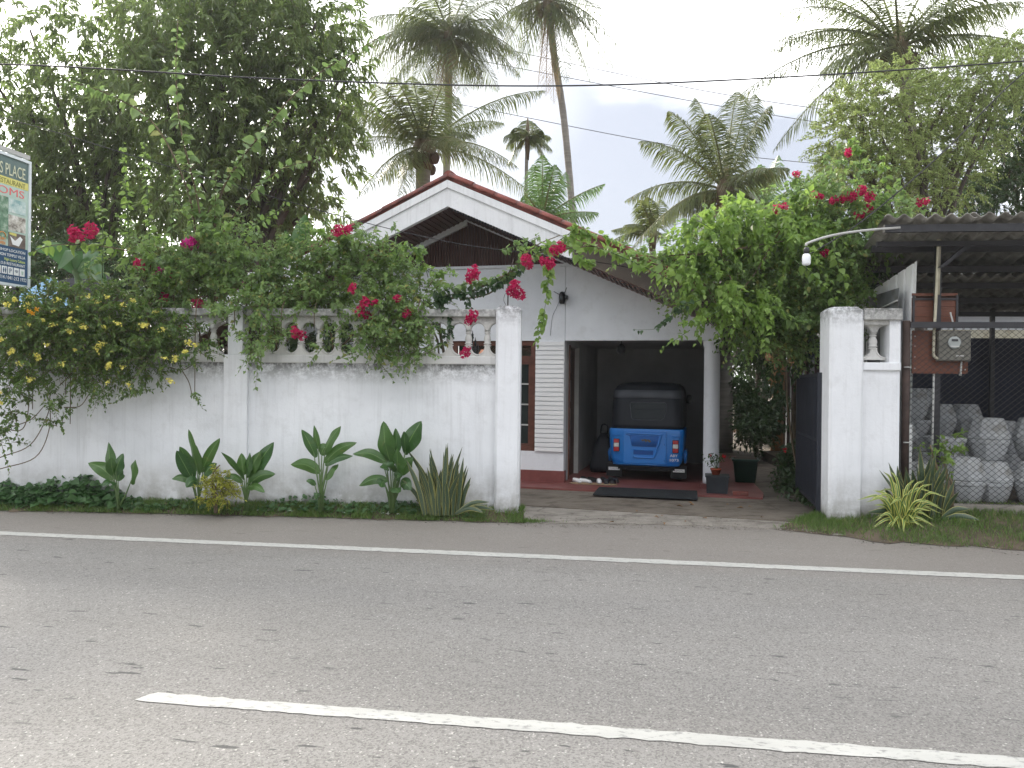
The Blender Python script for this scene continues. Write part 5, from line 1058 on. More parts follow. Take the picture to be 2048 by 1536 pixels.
b1 = shrub('bougainvillea', 'sprawling pink bougainvillea with long arching shoots behind the white wall', at(420, 640, 10.3).xy.to_3d(), [
    (440, 530, 62, 10, .4), (395, 570, 55, 10, .4), (510, 560, 62, 10, .4), (590, 560, 65, 10, .4), (660, 560, 60, 10, .4), (730, 545, 55, 9.9, .4), (790, 585, 52, 9.8, .35), (845, 590, 38, 9.7, .3), (330, 545, 52, 10, .4), (300, 590, 48, 10, .4), (640, 610, 45, 9.7, .3), (540, 600, 45, 9.8, .3),
    (470, 620, 30, 9.5, .15), (520, 612, 26, 9.35, .12, 1.5), (760, 625, 48, 9.45, .2), (800, 665, 45, 9.32, .15, 1.3), (835, 695, 28, 9.3, .12), (740, 690, 30, 9.3, .12), (555, 672, 28, 9.3, .1, .6), (650, 690, 24, 9.3, .1, .5), (510, 680, 30, 9.3, .1, .6), (700, 500, 42, 10, .3, .7), (640, 490, 30, 10, .3, .5), (780, 530, 40, 9.9, .3, .7), (260, 500, 45, 10.2, .35, .6), (470, 480, 40, 10.1, .3, .7), (390, 520, 40, 10, .3)],
    1380, 'boug', BT, 'bougainvillea')
Yb = 10.0
for pts, r, n_, L0, mt_ in (
    ([(412, 520), (395, 400), (362, 260), (352, 150), (356, 40)], .016, 70, .15, 'boug'), ([(395, 500), (375, 380), (310, 250), (220, 190), (130, 160)], .015, 60, .14, 'boug'), ([(425, 500), (445, 380), (520, 270), (620, 160), (770, 68)], .018, 85, .15, 'boug'), ([(430, 490), (490, 400), (560, 340), (640, 318)], .012, 40, .12, 'boug'), ([(330, 570), (290, 515), (200, 492), (110, 490), (62, 505)], .012, 34, .15, 'bougy'),
    ([(262, 560), (255, 420), (245, 285)], .008, 48, .10, 'bougy'), ([(300, 560), (297, 420), (288, 282)], .008, 50, .10, 'bougy'), ([(205, 560), (205, 450), (194, 372)], .008, 34, .10, 'bougy'), ([(340, 560), (345, 440), (352, 340)], .008, 40, .10, 'boug'), ([(470, 520), (500, 460), (545, 430), (585, 392)], .008, 26, .10, 'bougy'), ([(420, 500), (430, 430), (432, 340)], .012, 40, .11, 'boug'),
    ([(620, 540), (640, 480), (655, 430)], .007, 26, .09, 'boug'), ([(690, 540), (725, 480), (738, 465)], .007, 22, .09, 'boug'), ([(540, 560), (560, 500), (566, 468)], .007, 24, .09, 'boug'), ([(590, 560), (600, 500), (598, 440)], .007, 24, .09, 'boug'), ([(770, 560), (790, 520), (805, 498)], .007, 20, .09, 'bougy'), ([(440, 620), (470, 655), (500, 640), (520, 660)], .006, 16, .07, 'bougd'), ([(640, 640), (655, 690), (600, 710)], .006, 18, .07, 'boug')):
    shoot(b1, [at(x, y, Yb - .25 * i / len(pts)) for i, (x, y) in enumerate(pts)], r, n_, L0, mt_)
for k in range(46):
    x, y = random.uniform(300, 860), random.uniform(500, 600); d_ = random.uniform(-70, 70); u_ = random.uniform(35, 95) if random.random() < .75 else -random.uniform(10, 40)
    shoot(b1, [at(x, y, 9.75), at(x + d_ * .45, y - u_ * .7, 9.65), at(x + d_, y - u_ * (.9 if random.random() < .5 else .6), 9.55)], .0055, random.randint(14, 24), random.uniform(.07, .11), random.choice(('boug', 'bougy', 'boug')))
flowers(b1, [(155, 470, 20), (182, 460, 17), (148, 462, 14), (380, 488, 18), (280, 526, 15), (298, 532, 15), (318, 545, 15), (350, 557, 13), (327, 594, 13), (395, 609, 14)], 9.75, CLM[:2] + CL[:2]); flowers(b1, [(676, 460, 15), (695, 458, 13), (705, 577, 12), (728, 605, 14), (720, 622, 12), (737, 632, 13), (795, 598, 11), (815, 627, 13), (590, 665, 13), (604, 672, 12), (750, 607, 10)], 9.22)
flowers(b1, [(362, 653, 11)], 9.75)
b2 = shrub('bougainvillea', 'bright green bougainvillea mounded over the drive beside the carport roof', gnd(1590, 960, .02), [
    (1390, 500, 42, 10.4, .35), (1450, 470, 50, 10.6, .4), (1520, 470, 52, 10.6, .4), (1590, 470, 50, 10.5, .4), (1400, 560, 50, 10.4, .4), (1470, 550, 58, 10.5, .45), (1550, 560, 58, 10.5, .45), (1620, 560, 55, 10.4, .45), (1680, 530, 55, 10.4, .4), (1500, 630, 42, 10.4, .35), (1550, 640, 48, 10.4, .4), (1620, 640, 42, 10.4, .35), (1680, 610, 42, 10.2, .3), (1660, 470, 50, 10.4, .4), (1700, 430, 52, 10.4, .4), (1640, 400, 38, 10.4, .35), (1740, 470, 45, 10.3, .35), (1690, 350, 36, 10.4, .3, .6), (1780, 420, 32, 10.3, .3, .8), (1600, 380, 28, 10.4, .3, .6), (1500, 680, 30, 10.4, .3, .6), (1580, 700, 30, 10.6, .3, .7), (1340, 520, 26, 10.2, .25, .8), (1300, 515, 20, 10.1, .2, .8), (1255, 500, 15, 10.0, .2, .8)],
    1450, 'boug', (.32, 12, .085, .055, .45, .5), 'bougainvillea', limbs=False)
P, d = blob_pts([(1400, 470, 38, 10.1, .3), (1470, 440, 42, 10.2, .3), (1540, 450, 40, 10.2, .3), (1600, 440, 40, 10.2, .3), (1370, 520, 30, 10.0, .3), (1420, 590, 35, 10.0, .3), (1490, 610, 40, 10.0, .3), (1590, 500, 30, 10.0, .3)], 260, .3)
v, f, e, ln = twigs(P, d + (0, -.3, .1), .34, 11, .11, .07, .7, .1, .8, .6); stuff('foliage', (v, f), M['bougy'], b2)
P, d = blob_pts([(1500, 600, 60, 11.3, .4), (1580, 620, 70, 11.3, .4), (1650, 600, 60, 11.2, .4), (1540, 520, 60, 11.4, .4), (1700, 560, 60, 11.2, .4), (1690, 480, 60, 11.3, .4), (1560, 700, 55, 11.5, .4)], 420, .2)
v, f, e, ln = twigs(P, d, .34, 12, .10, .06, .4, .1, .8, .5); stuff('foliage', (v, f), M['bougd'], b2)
for pts, r, n_, L0, mt_, Y in (
    ([(1330, 535), (1260, 512), (1180, 492), (1100, 490), (1040, 505)], .014, 60, .13, 'bougy', 9.9), ([(1340, 560), (1280, 530), (1210, 500), (1150, 480)], .010, 46, .12, 'bougy', 9.8), ([(1400, 600), (1350, 620), (1320, 655), (1268, 660)], .006, 26, .09, 'bougd', 9.8), ([(1380, 660), (1350, 680), (1320, 700)], .005, 12, .08, 'bougy', 9.8), ([(1440, 620), (1400, 640), (1360, 650)], .006, 24, .10, 'bougy', 9.7),
    ([(1590, 520), (1640, 560), (1680, 620), (1690, 680)], .008, 30, .10, 'bougy', 9.7), ([(1700, 420), (1720, 340), (1712, 290), (1700, 280)], .010, 36, .11, 'bougy', 10.3), ([(1740, 440), (1770, 380), (1765, 310)], .010, 34, .12, 'bougy', 10.2), ([(1480, 600), (1520, 650), (1530, 700)], .008, 30, .12, 'bougy', 9.8), ([(1540, 600), (1580, 640), (1620, 650)], .008, 30, .12, 'boug', 9.8), ([(1600, 410), (1580, 370), (1592, 350)], .007, 24, .09, 'boug', 10.3), ([(1780, 440), (1830, 410), (1856, 402)], .007, 24, .09, 'boug', 10.2), ([(1660, 470), (1680, 540), (1700, 580)], .006, 16, .11, 'bougy', 9.7), ([(1440, 470), (1390, 440), (1350, 450)], .007, 28, .1, 'bougy', 10.0), ([(1400, 420), (1370, 470), (1330, 500)], .007, 28, .1, 'bougy', 10.0)):
    shoot(b2, [at(x, y, Y) for x, y in pts], r, n_, L0, mt_)
for pts in ([(1330, 512), (1420, 505), (1520, 490), (1580, 480)], [(1340, 522), (1450, 500), (1540, 495)], [(1300, 512), (1400, 560), (1450, 640)], [(1560, 460), (1500, 560), (1420, 640)], [(1440, 500), (1470, 580), (1490, 640)]): limb('bare_branch', [at(x, y, 10.05) for x, y in pts], .012, .006, M['stem'], b2, 5)
limb('trunk', [b2.location, at(1590, 800, b2.location.y), at(1610, 680, 10.9), at(1580, 560, 10.6)], .05, .03, M['stem'], b2, 8)
flowers(b2, [(1697, 304, 11), (1593, 347, 9), (1555, 418, 12), (1570, 412, 8), (1628, 390, 10), (1640, 394, 9), (1668, 402, 11), (1683, 398, 10), (1705, 393, 14), (1722, 380, 13), (1740, 393, 13), (1718, 430, 13), (1735, 418, 12), (1840, 405, 10), (1852, 403, 9), (1650, 505, 11), (1606, 480, 7)], 9.95)
# the spray arching over the gateway on the rod of the left pillar
b3 = empty('bougainvillea_spray', wall_pt(-.3, .5, 0), 0, 'bougainvillea spray with pink clusters arching over the left gate pillar', 'bougainvillea')
limb('branch', [b3.location, at(900, 760, 9.9), at(880, 620, 9.8), at(940, 585, 9.6), at(1020, 545, 9.5), at(1080, 505, 9.6), at(1180, 492, 9.8)], .022, .009, M['stem'], b3, 6)
limb('branch', [at(920, 600, 9.7), at(990, 580, 9.6), at(1060, 500, 9.6), at(1120, 470, 9.7)], .012, .006, M['stem'], b3, 6)
for pts, r, n_, L0, mt_ in (
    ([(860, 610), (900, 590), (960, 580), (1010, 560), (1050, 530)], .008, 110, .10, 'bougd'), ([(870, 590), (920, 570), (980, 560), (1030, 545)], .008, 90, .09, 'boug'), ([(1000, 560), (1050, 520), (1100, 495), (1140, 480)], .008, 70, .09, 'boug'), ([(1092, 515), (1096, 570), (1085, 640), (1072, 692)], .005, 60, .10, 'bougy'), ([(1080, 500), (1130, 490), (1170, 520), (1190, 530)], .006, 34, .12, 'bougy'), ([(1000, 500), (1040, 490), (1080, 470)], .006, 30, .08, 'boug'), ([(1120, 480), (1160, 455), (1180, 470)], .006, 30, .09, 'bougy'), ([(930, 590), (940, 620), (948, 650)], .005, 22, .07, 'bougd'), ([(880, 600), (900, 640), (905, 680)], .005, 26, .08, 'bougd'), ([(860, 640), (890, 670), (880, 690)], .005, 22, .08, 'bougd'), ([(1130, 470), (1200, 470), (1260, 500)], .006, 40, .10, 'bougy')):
    shoot(b3, [at(x, y, 9.5) for x, y in pts], r, n_, L0, mt_)
flowers(b3, [(945, 545, 17), (940, 558, 12), (950, 552, 12), (1052, 520, 15), (1060, 530, 12), (1030, 573, 15), (1038, 590, 16), (1022, 582, 12), (1100, 527, 15), (1088, 522, 12), (1120, 496, 15), (1108, 500, 12), (945, 632, 15), (938, 642, 12), (930, 705, 13), (936, 698, 8)], 9.22, j=.04)

# ================================================================== YELLOW-FLOWERED SHRUB
ys = shrub('yellow_flowered_shrub', 'dense shrub with small yellow flowers tumbling over the left end of the wall', at(150, 660, 10.3).xy.to_3d(), [
    (30, 630, 50, 9.75, .35), (100, 615, 48, 9.75, .35), (170, 610, 48, 9.7, .35), (240, 625, 45, 9.7, .35), (300, 645, 42, 9.6, .3), (350, 665, 36, 9.45, .2), (30, 690, 52, 9.55, .3), (100, 680, 52, 9.55, .3), (170, 680, 50, 9.5, .3), (240, 690, 46, 9.5, .25), (310, 700, 38, 9.4, .18), (385, 695, 28, 9.35, .14), (205, 750, 32, 9.4, .16), (160, 745, 30, 9.4, .16), (60, 740, 35, 9.4, .18), (15, 770, 30, 9.4, .16), (110, 790, 16, 9.4, .1), (115, 830, 18, 9.4, .1), (120, 850, 10, 9.4, .07), (230, 765, 18, 9.4, .1), (275, 780, 16, 9.35, .08), (310, 748, 15, 9.35, .08), (378, 785, 10, 9.35, .06), (10, 880, 16, 9.3, .1), (40, 820, 20, 9.4, .1, .5), (90, 640, 40, 9.35, .2), (200, 640, 40, 9.35, .2)],
    1450, 'yellowbush', (.24, 12, .068, .034, .35, .35), 'shrub', .25)
for pts in ([(0, 915), (60, 890), (95, 830), (100, 790)], [(0, 938), (70, 915), (98, 860), (100, 800)], [(0, 855), (45, 858), (58, 800), (50, 740)], [(10, 858), (60, 840), (90, 810)], [(128, 815), (160, 812), (180, 785)], [(265, 760), (280, 735), (290, 725)], [(340, 735), (365, 740), (385, 730)], [(365, 742), (378, 765), (384, 790)], [(120, 770), (140, 750), (160, 725)]): limb('bare_stem', [at(x, y, 9.46) for x, y in pts], .007, .005, M['stem'], ys, 5)
YC = []
for i in range(3):
    n_ = 16; P = rnd_unit(n_) * .05 * RNG.random((n_, 1)); V, Fc, k = [], [], 0; A = nrm(P + RNG.normal(size=(n_, 3)) * .03 + (0, -.03, .02))
    for j in range(5):
        S, Nn = basis(A, np.array([[.2, .3, .9]])); v, f = leaves(P, A * .3 + S * math.cos(1.2566 * j) + Nn * math.sin(1.2566 * j), A, .017, .011, T2); V.append(v); Fc.append(f + k); k += len(v)
    me = npmesh('flower_cluster', np.concatenate(V), np.concatenate(Fc)); me.materials.append(M['yellow']); YC.append(me)
for x, y in [(12, 610), (30, 600), (55, 610), (60, 595), (85, 640), (105, 622), (140, 625), (155, 615), (175, 595), (185, 600), (195, 605), (215, 595), (140, 640), (35, 655), (20, 705), (25, 700), (60, 650), (75, 712), (77, 718), (40, 728), (105, 650), (125, 728), (138, 663), (165, 655), (168, 652), (207, 653), (236, 648), (200, 690), (208, 687), (215, 735), (218, 728), (245, 735), (265, 602), (285, 652), (292, 650), (325, 660), (350, 721), (352, 715), (370, 703), (390, 690), (378, 687), (330, 717), (216, 765), (258, 770), (340, 762), (310, 625), (150, 700), (95, 690), (60, 760), (0, 785), (2, 805), (0, 680), (245, 610), (195, 700), (115, 600)]:
    link('flower_cluster', random.choice(YC), None, ys, loc=at(x, y, (9.22 if y < 640 else 9.08) + .1 * random.random()) - ys.location, rot=(random.uniform(-.5, .5), random.uniform(-.5, .5), random.random() * 6), scale=random.uniform(.75, 1.2))
ofl = npmesh('flower', *leaves(np.zeros((10, 3)), rnd_unit(10), rnd_unit(10), .035, .03, T2)); ofl.materials.append(M['orange'])
for x, y in ((58, 622), (74, 618), (66, 626)): link('flower', ofl, None, ys, loc=at(x, y, 9.1) - ys.location)

# ================================================================== PLANTS ALONG THE WALL
def canna(px, py, label, lv_):
    b = at(px, py, 9.30); b.z = .085; t = empty('canna_plant', b, 0, label, 'canna')
    for i, L_ in enumerate(lv_):
        (x0, y0), (x1, y1), w, bend = L_[:4]; Y0 = 9.30; Y1 = 9.30 + (L_[4] if len(L_) > 4 else random.uniform(-.22, .05))
        a, c = at(x0, y0, Y0), at(x1, y1, Y1); m_ = a.lerp(c, .5) + Vector((0, -.02, bend))
        blade('leaf', t, [a, m_, c], w * 1.3, M['cannaleaf'], fold=.30, m=6, n=14, wave=.16, roll=Vector((random.uniform(-.5, .5), -1, random.uniform(.1, .9))))
        MB().tube(local([b + Vector((random.uniform(-.03, .03), random.uniform(-.03, .03), 0)), a.lerp(b, .5) + Vector((0, .01, 0)), a.lerp(m_, .3)], t), [.012, .010, .005], 6).build('leaf_stalk', M['gstem'], t)
    return t
canna(237, 975, 'short canna with broad leaves among the round-leaved ground cover', [((225, 955), (217, 884), .115, 0), ((228, 958), (176, 926), .13, .05), ((230, 950), (247, 907), .12, .02), ((232, 965), (202, 972), .09, .04), ((235, 962), (246, 940), .10, .03), ((262, 968), (271, 919), .13, .01), ((228, 950), (222, 915), .10, 0)])
canna(395, 985, 'canna with steep leaves beside the yellow croton, near the wall pilaster', [((398, 950), (377, 858), .12, .0), ((402, 945), (440, 876), .10, .02), ((385, 960), (353, 901), .13, .02), ((388, 955), (359, 893), .11, .04), ((388, 965), (343, 958), .09, .05), ((405, 955), (434, 927), .10, .03), ((398, 965), (372, 975), .10, .05), ((400, 940), (392, 890), .08, 0)])
canna(492, 1000, 'canna with a fan of broad leaves just right of the wall pilaster', [((500, 960), (548, 884), .15, .03), ((488, 950), (483, 906), .10, 0), ((495, 955), (522, 902), .13, .02), ((495, 970), (551, 948), .10, .05), ((488, 960), (442, 904), .07, .03), ((486, 965), (446, 957), .07, .06), ((492, 955), (500, 905), .11, 0), ((494, 975), (530, 985), .08, .05)])
canna(641, 1003, 'tall single-stemmed canna with a flower bud, against bare white wall', [((632, 915), (603, 859), .10, .03), ((645, 910), (682, 852), .11, .03), ((648, 925), (714, 885), .10, .05), ((650, 930), (706, 912), .08, .04), ((640, 945), (581, 929), .12, .05), ((638, 900), (628, 850), .06, 0), ((632, 970), (612, 962), .06, .03), ((652, 960), (677, 928), .08, .03), ((642, 910), (655, 895), .12, .04), ((636, 985), (632, 1000), .06, .03)])
canna(783, 1003, 'largest canna clump with many upright broad leaves beside the sword-leaved clump', [((772, 920), (767, 842), .19, 0, -.05), ((808, 905), (843, 842), .17, .02), ((775, 925), (705, 908), .10, .06), ((795, 905), (791, 856), .09, 0), ((775, 960), (718, 972), .10, .05), ((800, 950), (826, 915), .12, .03), ((782, 930), (770, 885), .15, 0), ((795, 955), (795, 895), .15, 0, -.25), ((790, 945), (760, 935), .11, .05, -.25), ((800, 970), (822, 980), .12, .05), ((790, 960), (800, 955), .09, .04), ((770, 965), (762, 975), .11, .04, -.3), ((812, 910), (808, 862), .09, 0), ((785, 975), (800, 985), .10, .02)])
def swords(name, label, cx, cy, Y, n_, hpx, spread, w, mat, base_z, low=6, cat='snake plant', tips=None):
    b = at(cx, cy, Y); b.z = base_z; t = empty(name, b, 0, label, cat)
    for i in range(n_):
        u = random.uniform(-1, 1); a = b + Vector((u * spread * .55, random.uniform(-.10, .10), 0)); h = hpx / FPX * Y * random.uniform(.45, 1.0) * (1 - .25 * abs(u))
        tilt = u * random.uniform(.0, .75) + random.uniform(-.28, .28); tip = a + Vector((tilt * h * .9, random.uniform(-.12, .05), h)); mid = a.lerp(tip, .5) + Vector((-tilt * h * .12, 0, .02))
        blade('leaf', t, [a, mid, tip], w * random.uniform(.7, 1.15), mat, n=9, m=4, fold=.25, prof=lambda q: (.55 + .45 * min(1, q * 3)) * (1 if q < .6 else max(.04, 1 - ((q - .6) / .4) ** 1.6)), roll=Vector((random.uniform(-.9, .9), -1, .1)))
    for i in range(low):
        s = random.choice((1, 1, 1, -1)); a = b + Vector((s * spread * .4, -.08, .02)); tip = a + Vector((s * random.uniform(.25, .55), random.uniform(-.25, -.05), random.uniform(.03, .22)))
        blade('leaf', t, [a, a.lerp(tip, .5) + Vector((0, 0, .06)), tip], w * .9, mat, n=9, m=4, fold=.25, prof=lambda q: (.6 + .4 * min(1, q * 3)) * (1 if q < .6 else max(.04, 1 - ((q - .6) / .4) ** 1.6)))
    return t
swords('snake_plant', 'clump of stiff yellow-edged sword leaves against the wall by the left gate pillar', 885, 1008, 9.28, 62, 152, .40, .056, M['sansev'], .07, 4)
swords('snake_plant', 'clump of banded sword leaves at the foot of the gate wall by the shed', 1842, 1020, 8.95, 38, 165, .42, .075, M['sansev'], .10, 3)
sp = empty('striped_dracaena', at(1803, 1050, 8.72).xy.to_3d() + Vector((0, 0, .03)), 0, 'yellow and green striped plant with arching strap leaves at the roadside', 'dracaena')
for i in range(64):
    a = i * 2.39996; r_ = random.uniform(.18, .50); hgt = random.uniform(.10, .62) * (1.3 - r_); b0_ = sp.location + Vector((random.uniform(-.08, .08), random.uniform(-.06, .06), 0))
    tip = b0_ + Vector((r_ * math.cos(a), r_ * .7 * math.sin(a), hgt - .10 * (r_ > .36))); mid = b0_ + Vector((r_ * .45 * math.cos(a), r_ * .32 * math.sin(a), hgt * .72 + .06))
    tip.z = max(tip.z, .03); blade('leaf', sp, [b0_, mid, tip], random.uniform(.026, .038), M['spider'], n=10, m=4, fold=.35, prof=lambda q: (.7 + .3 * min(1, q * 3)) * (1 if q < .5 else max(.03, 1 - ((q - .5) / .5) ** 1.5)), roll=Vector((.5 * math.cos(a), -1, .6)))
mp_ = shrub('money_plant', 'bright green seedling with oval leaves climbing the chain-link fence', spt(.48, -.12, .2), [(1885, 915, 14, 9.1, .1), (1900, 880, 12, 9.1, .1), (1875, 950, 12, 9.1, .1), (1905, 905, 14, 9.1, .1), (1860, 890, 8, 9.1, .08)], 26, 'bougy', (.12, 5, .085, .05, .2, .2), 'seedling')
ct = shrub('croton', 'small yellow croton bush between two cannas at the wall foot', at(432, 1000, 9.22).xy.to_3d() + Vector((0, 0, .07)), [(432, 975, 24, 9.2, .14), (445, 955, 20, 9.22, .12), (422, 990, 20, 9.2, .12), (455, 985, 18, 9.2, .12), (440, 930, 9, 9.22, .06)], 80, 'croton', (.13, 14, .062, .014, .2, .1), 'shrub')

# ground cover, grass
def verge_pts(a, b, n_, t0=0., t1=1., s0=0., s1=1.):
    s = s0 + (s1 - s0) * RNG.random(n_); t = t0 + (t1 - t0) * RNG.random(n_); i = np.clip((s * (len(a) - 1)).astype(int), 0, len(a) - 2); q = (s * (len(a) - 1) - i)[:, None]
    A_ = a[i] * (1 - q) + a[i + 1] * q; B_ = b[i] * (1 - q) + b[i + 1] * q; return A_ * (1 - t[:, None]) + B_ * t[:, None], t, s
def grass(name, P, z, h, mat, label=None):
    n_ = len(P); base = np.c_[P, z]; A = np.c_[RNG.normal(size=(n_, 2)) * .5, np.ones(n_)]; hh = h * RNG.uniform(.4, 1.3, n_)
    v, f = leaves(base, A, np.c_[RNG.normal(size=(n_, 2)), np.full(n_, .1)], hh, .007 + .0 * hh, T2); o = link(name, npmesh(name, v, f), M[mat]); tag(o, label, 'grass', kind='stuff'); return o
Pg, t_, s_ = verge_pts(vLa, vLb, 42000, -.12, 1.); keep = (RNG.random(len(t_)) < .35 + .65 * (np.sin(Pg[:, 0] * 7) * np.sin(Pg[:, 0] * 2.3 + 1) > -.2)); Pg, t_ = Pg[keep], t_[keep]
grass('wall_foot_grass', Pg, .006 + .1 * np.clip(t_ * 1.6, 0, 1), .075, 'grass', 'short green grass fringe at the foot of the long wall')
Pg, t_, s_ = verge_pts(vRa, vRb, 60000, -.03, 1.); k_ = (RNG.random(len(t_)) < .35 + .5 * t_ + .35 * np.sin(Pg[:, 0] * 5.3) * np.sin(Pg[:, 1] * 6.1 + Pg[:, 0])) ; Pg, t_, s_ = Pg[k_], t_[k_], s_[k_]
grass('bank_grass', Pg, .006 + (.06 + .15 * np.minimum(1, s_ * 6)) * np.clip(t_ * 1.1, 0, 1), .085, 'grass', 'ragged grass on the bank below the chain-link fence')
Pg = np.c_[.12 + np.abs(RNG.normal(size=420)) * .14, 9.15 + RNG.normal(size=420) * .035]; grass('pillar_foot_grass', Pg, np.full(420, .012), .045, 'grass', 'low grass tufts at the foot of the left gate pillar')
def cover(name, n_, xs0, xs1, L0, top, label):
    x = RNG.uniform(xs0, xs1, n_); y0 = np.interp(x, vLa[:, 0], vLa[:, 1]); u = RNG.random(n_); y = y0 + .06 + u * .36; env = (.6 + .4 * np.sin(x * 3.1) * np.sin(x * 1.3 + 2)); fade = np.clip((xs1 - x) / .6, .15, 1)
    z = .06 + RNG.random(n_) ** .7 * top * env * fade * (.25 + .75 * np.minimum(1, u * 2)); A = np.c_[RNG.normal(size=(n_, 2)), RNG.normal(size=n_) * .25 - .1] + np.array([0, -.35, 0]); U = np.c_[RNG.normal(size=(n_, 2)) * .4, np.ones(n_)] + np.array([0, -.6, 0])
    ln_ = L0 * RNG.uniform(.55, 1.2, n_); v, f = leaves(np.c_[x, y, z], A, U, ln_, ln_ * 1.05, TH); o = link(name, npmesh(name, v, f), M['cover']); tag(o, label, 'ground cover', kind='stuff')
cover('ground_cover', 2600, -8.2, -4.35, .095, .42, 'thick round-leaved ground cover below the yellow-flowered shrub')
cover('low_weeds', 1500, -4.5, -.3, .055, .19, 'low leafy weeds between the cannas')
P = np.c_[RNG.uniform(-3.4, -.4, 16), np.zeros(16), np.full(16, .06)]; P[:, 1] = np.interp(P[:, 0], vLa[:, 0], vLa[:, 1]) + .05
for p in P[:9]: tag(link('fallen_petal', npmesh('fallen_petal', *leaves(np.tile([[0, 0, .01]], (4, 1)), rnd_unit(4) * (1, 1, .2), np.array([[0, 0, 1.]]), .03, .025, T2)), M['white_petal'], loc=p), 'white fallen petals lying in the wall foot grass', 'petals', 'fallen white petals')
# loose stones where the drive and the verges meet the asphalt
def pebbles(P, r):
    n_ = len(P); o6 = np.array([(1, 0, 0), (-1, 0, 0), (0, 1, 0), (0, -1, 0), (0, 0, .7), (0, 0, -.5)]); f8 = np.array([(0, 2, 4), (2, 1, 4), (1, 3, 4), (3, 0, 4), (2, 0, 5), (1, 2, 5), (3, 1, 5), (0, 3, 5)])
    V = P[:, None, :] + o6[None] * r[:, None, None] * RNG.uniform(.6, 1.3, (n_, 6, 1)); return V.reshape(-1, 3), (np.arange(n_)[:, None, None] * 6 + f8[None]).reshape(-1, 3)
n_ = 1700; xx = RNG.uniform(.05, 3.6, n_); yy = 9.10 - .10 * xx / 3.9 + np.abs(RNG.normal(size=n_)) * .5 - .22; a_ = np.c_[xx, yy, np.full(n_, .012)]
q_, t_, s_ = verge_pts(vLa, vLb, 700, -.35, .1); b_ = np.c_[q_, np.full(len(q_), .006)]; q_, t_, s_ = verge_pts(vRa, vRb, 800, -.16, .12); c_ = np.c_[q_, np.full(len(q_), .008)]
P = np.concatenate([a_, b_, c_]); tag(link('gravel', npmesh('gravel', *pebbles(P, .004 + .011 * RNG.random(len(P)) ** 3)), M['apron2']), 'loose gravel scattered along the road edge', 'gravel', kind='stuff')
# plants along the drive
shrub('drive_shrub', 'leafy shrub growing along the drive against the grey iron fence', gnd(1520, 890, .02), [(1500, 830, 30, 18, .5), (1530, 850, 28, 17, .5), (1505, 870, 25, 16.5, .5), (1540, 800, 25, 18, .5), (1480, 790, 22, 19, .4)], 330, 'deepleaf', (.28, 12, .13, .06, .3, .2))
shrub('drive_shrub', 'low flowering border shrub by the open gate leaf', gnd(1610, 985, .02), [(1600, 930, 28, 12.5, .4), (1590, 915, 22, 13.5, .35), (1630, 950, 26, 11.5, .35), (1590, 960, 22, 12, .35), (1645, 900, 24, 12, .35), (1610, 1000, 16, 10.9, .2), (1640, 1010, 14, 10.3, .2)], 420, 'deepleaf', (.24, 11, .10, .05, .3, .2))
rf = [m for m in bpy.data.objects if m.name.startswith('drive_shrub') and 'low' in m['label']][0]
fl3 = npmesh('flower', *leaves(np.zeros((9, 3)), rnd_unit(9), rnd_unit(9), .05, .035, T2)); fl3.materials.append(M['red_petal'])
for x, y in ((1612, 910), (1598, 925), (1606, 858), (1618, 915), (1570, 900)): link('flower', fl3, None, rf, loc=at(x, y, 11.6) - rf.location)
sc_ = shrub('yellow_orchid_bush', 'orange-yellow flowered bush over the iron fence beside the drive', gnd(1600, 985, .02), [(1580, 650, 22, 13, .3), (1555, 665, 16, 13, .25), (1610, 645, 20, 13, .3)], 60, 'orange', (.2, 10, .07, .035, .4, .3))
for i, (x, y, r_) in enumerate(((1478, 868, .3), (1500, 862, .25), (1465, 862, .25))): pass
lp_ = tag(link('leaf_heap', npmesh('leaf_heap', *leaves(np.c_[RNG.normal(size=(160, 2)) * (.45, .3), np.abs(RNG.normal(size=160)) * .14], rnd_unit(160) * (1, 1, .4), rnd_unit(160) + (0, 0, 1), .22, .08)), M['leafbrown'], loc=gnd(1480, 868, .03)), 'heap of dry brown leaves at the end of the drive', 'leaf heap')
for i in range(16):
    x, y = random.uniform(1150, 1560), random.uniform(1008, 1045); q = gnd(x, y, .03)
    if random.random() < .8: tag(link('fallen_leaf', npmesh('fallen_leaf', *leaves(np.zeros((1, 3)), rnd_unit(1) * (1, 1, .1), np.array([[.1, .2, 1.]]), random.uniform(.05, .11), random.uniform(.025, .05))), M['leafbrown'], loc=q, rot=(0, 0, random.random() * 6)), 'dry brown leaf lying on the concrete drive', 'leaf', 'fallen leaves on the drive')
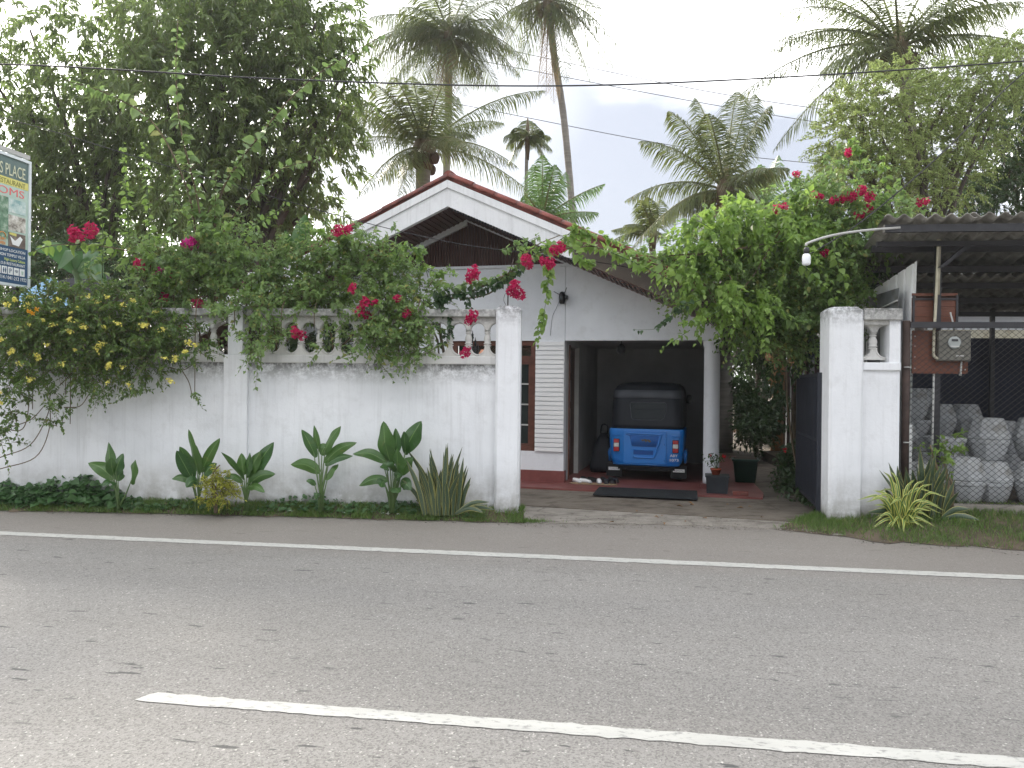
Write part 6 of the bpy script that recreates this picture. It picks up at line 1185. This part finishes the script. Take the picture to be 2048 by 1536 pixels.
tag(MB().tube([(0, 0, 0), (.35, .2, 1.5)], .02, 6).build('leaning_stick', M['stem'], loc=gnd(1480, 880, .02)), 'pale stick leaning in the dark gap beside the house', 'stick')

# ================================================================== CABLES
def cable(pts, r, label, n_=10):
    c = bez(pts, n_); tag(MB().tube([p - c[0] for p in c], r, 5).build('overhead_cable', M['wire'], loc=c[0]), label, 'cable')
cable([at(-300, 120, 7.6), at(100, 132, 7.6), at(560, 158, 7.7), at(1060, 172, 7.8), at(1500, 158, 7.9), at(2048, 122, 8.0), at(2400, 85, 8.0)], .0085, 'thick black overhead cable strung along the roadside')
cable([at(-200, 190, 10.5), at(60, 250, 10.6), at(300, 322, 10.8), at(680, 432, 11.1), at(920, 488, 11.3), at(1130, 515, 11.5), at(1300, 548, 11.7), hpt(2.5, -.1, 2.75)], .006, 'thin service cable sloping down to the carport eave')
cable([at(2300, -40, 9.3), at(2048, 145, 9.3), at(1880, 310, 9.4), at(1720, 445, 9.5), at(1600, 520, 9.6)], .009, 'black cable descending into the bougainvillea beside the shed')
for i, (y0, y1, y2, lab) in enumerate(((-20, 60, 150, 'highest'), (10, 85, 190, 'second'), (95, 190, 290, 'third'), (130, 215, 320, 'fourth'), (225, 310, 395, 'lowest'))):
    cable([at(900, y0 - 20, 40), at(1400, y1 - 10, 40), at(1800, y2 - 50, 40), at(2300, y2 + 20, 40)], .018, f'{lab} of the thin power lines crossing the sky behind the palms')

# ================================================================== HAZE (added volume imitating veiling lens glare over the far trees)
def haze_mat():
    m = bpy.data.materials.new('glare_haze'); m.use_nodes = True; t = m.node_tree; t.nodes.clear(); o = t.nodes.new('ShaderNodeOutputMaterial'); v = t.nodes.new('ShaderNodeVolumePrincipled')
    v.inputs['Color'].default_value = (.93, .95, .97, 1); v.inputs['Density'].default_value = .0008; v.inputs['Anisotropy'].default_value = .35; t.links.new(v.outputs[0], o.inputs['Volume']); return m
hz = tag(MB().box(-75, 75, -14, 62, -1.2, 17).build('haze', haze_mat()), kind='stuff')
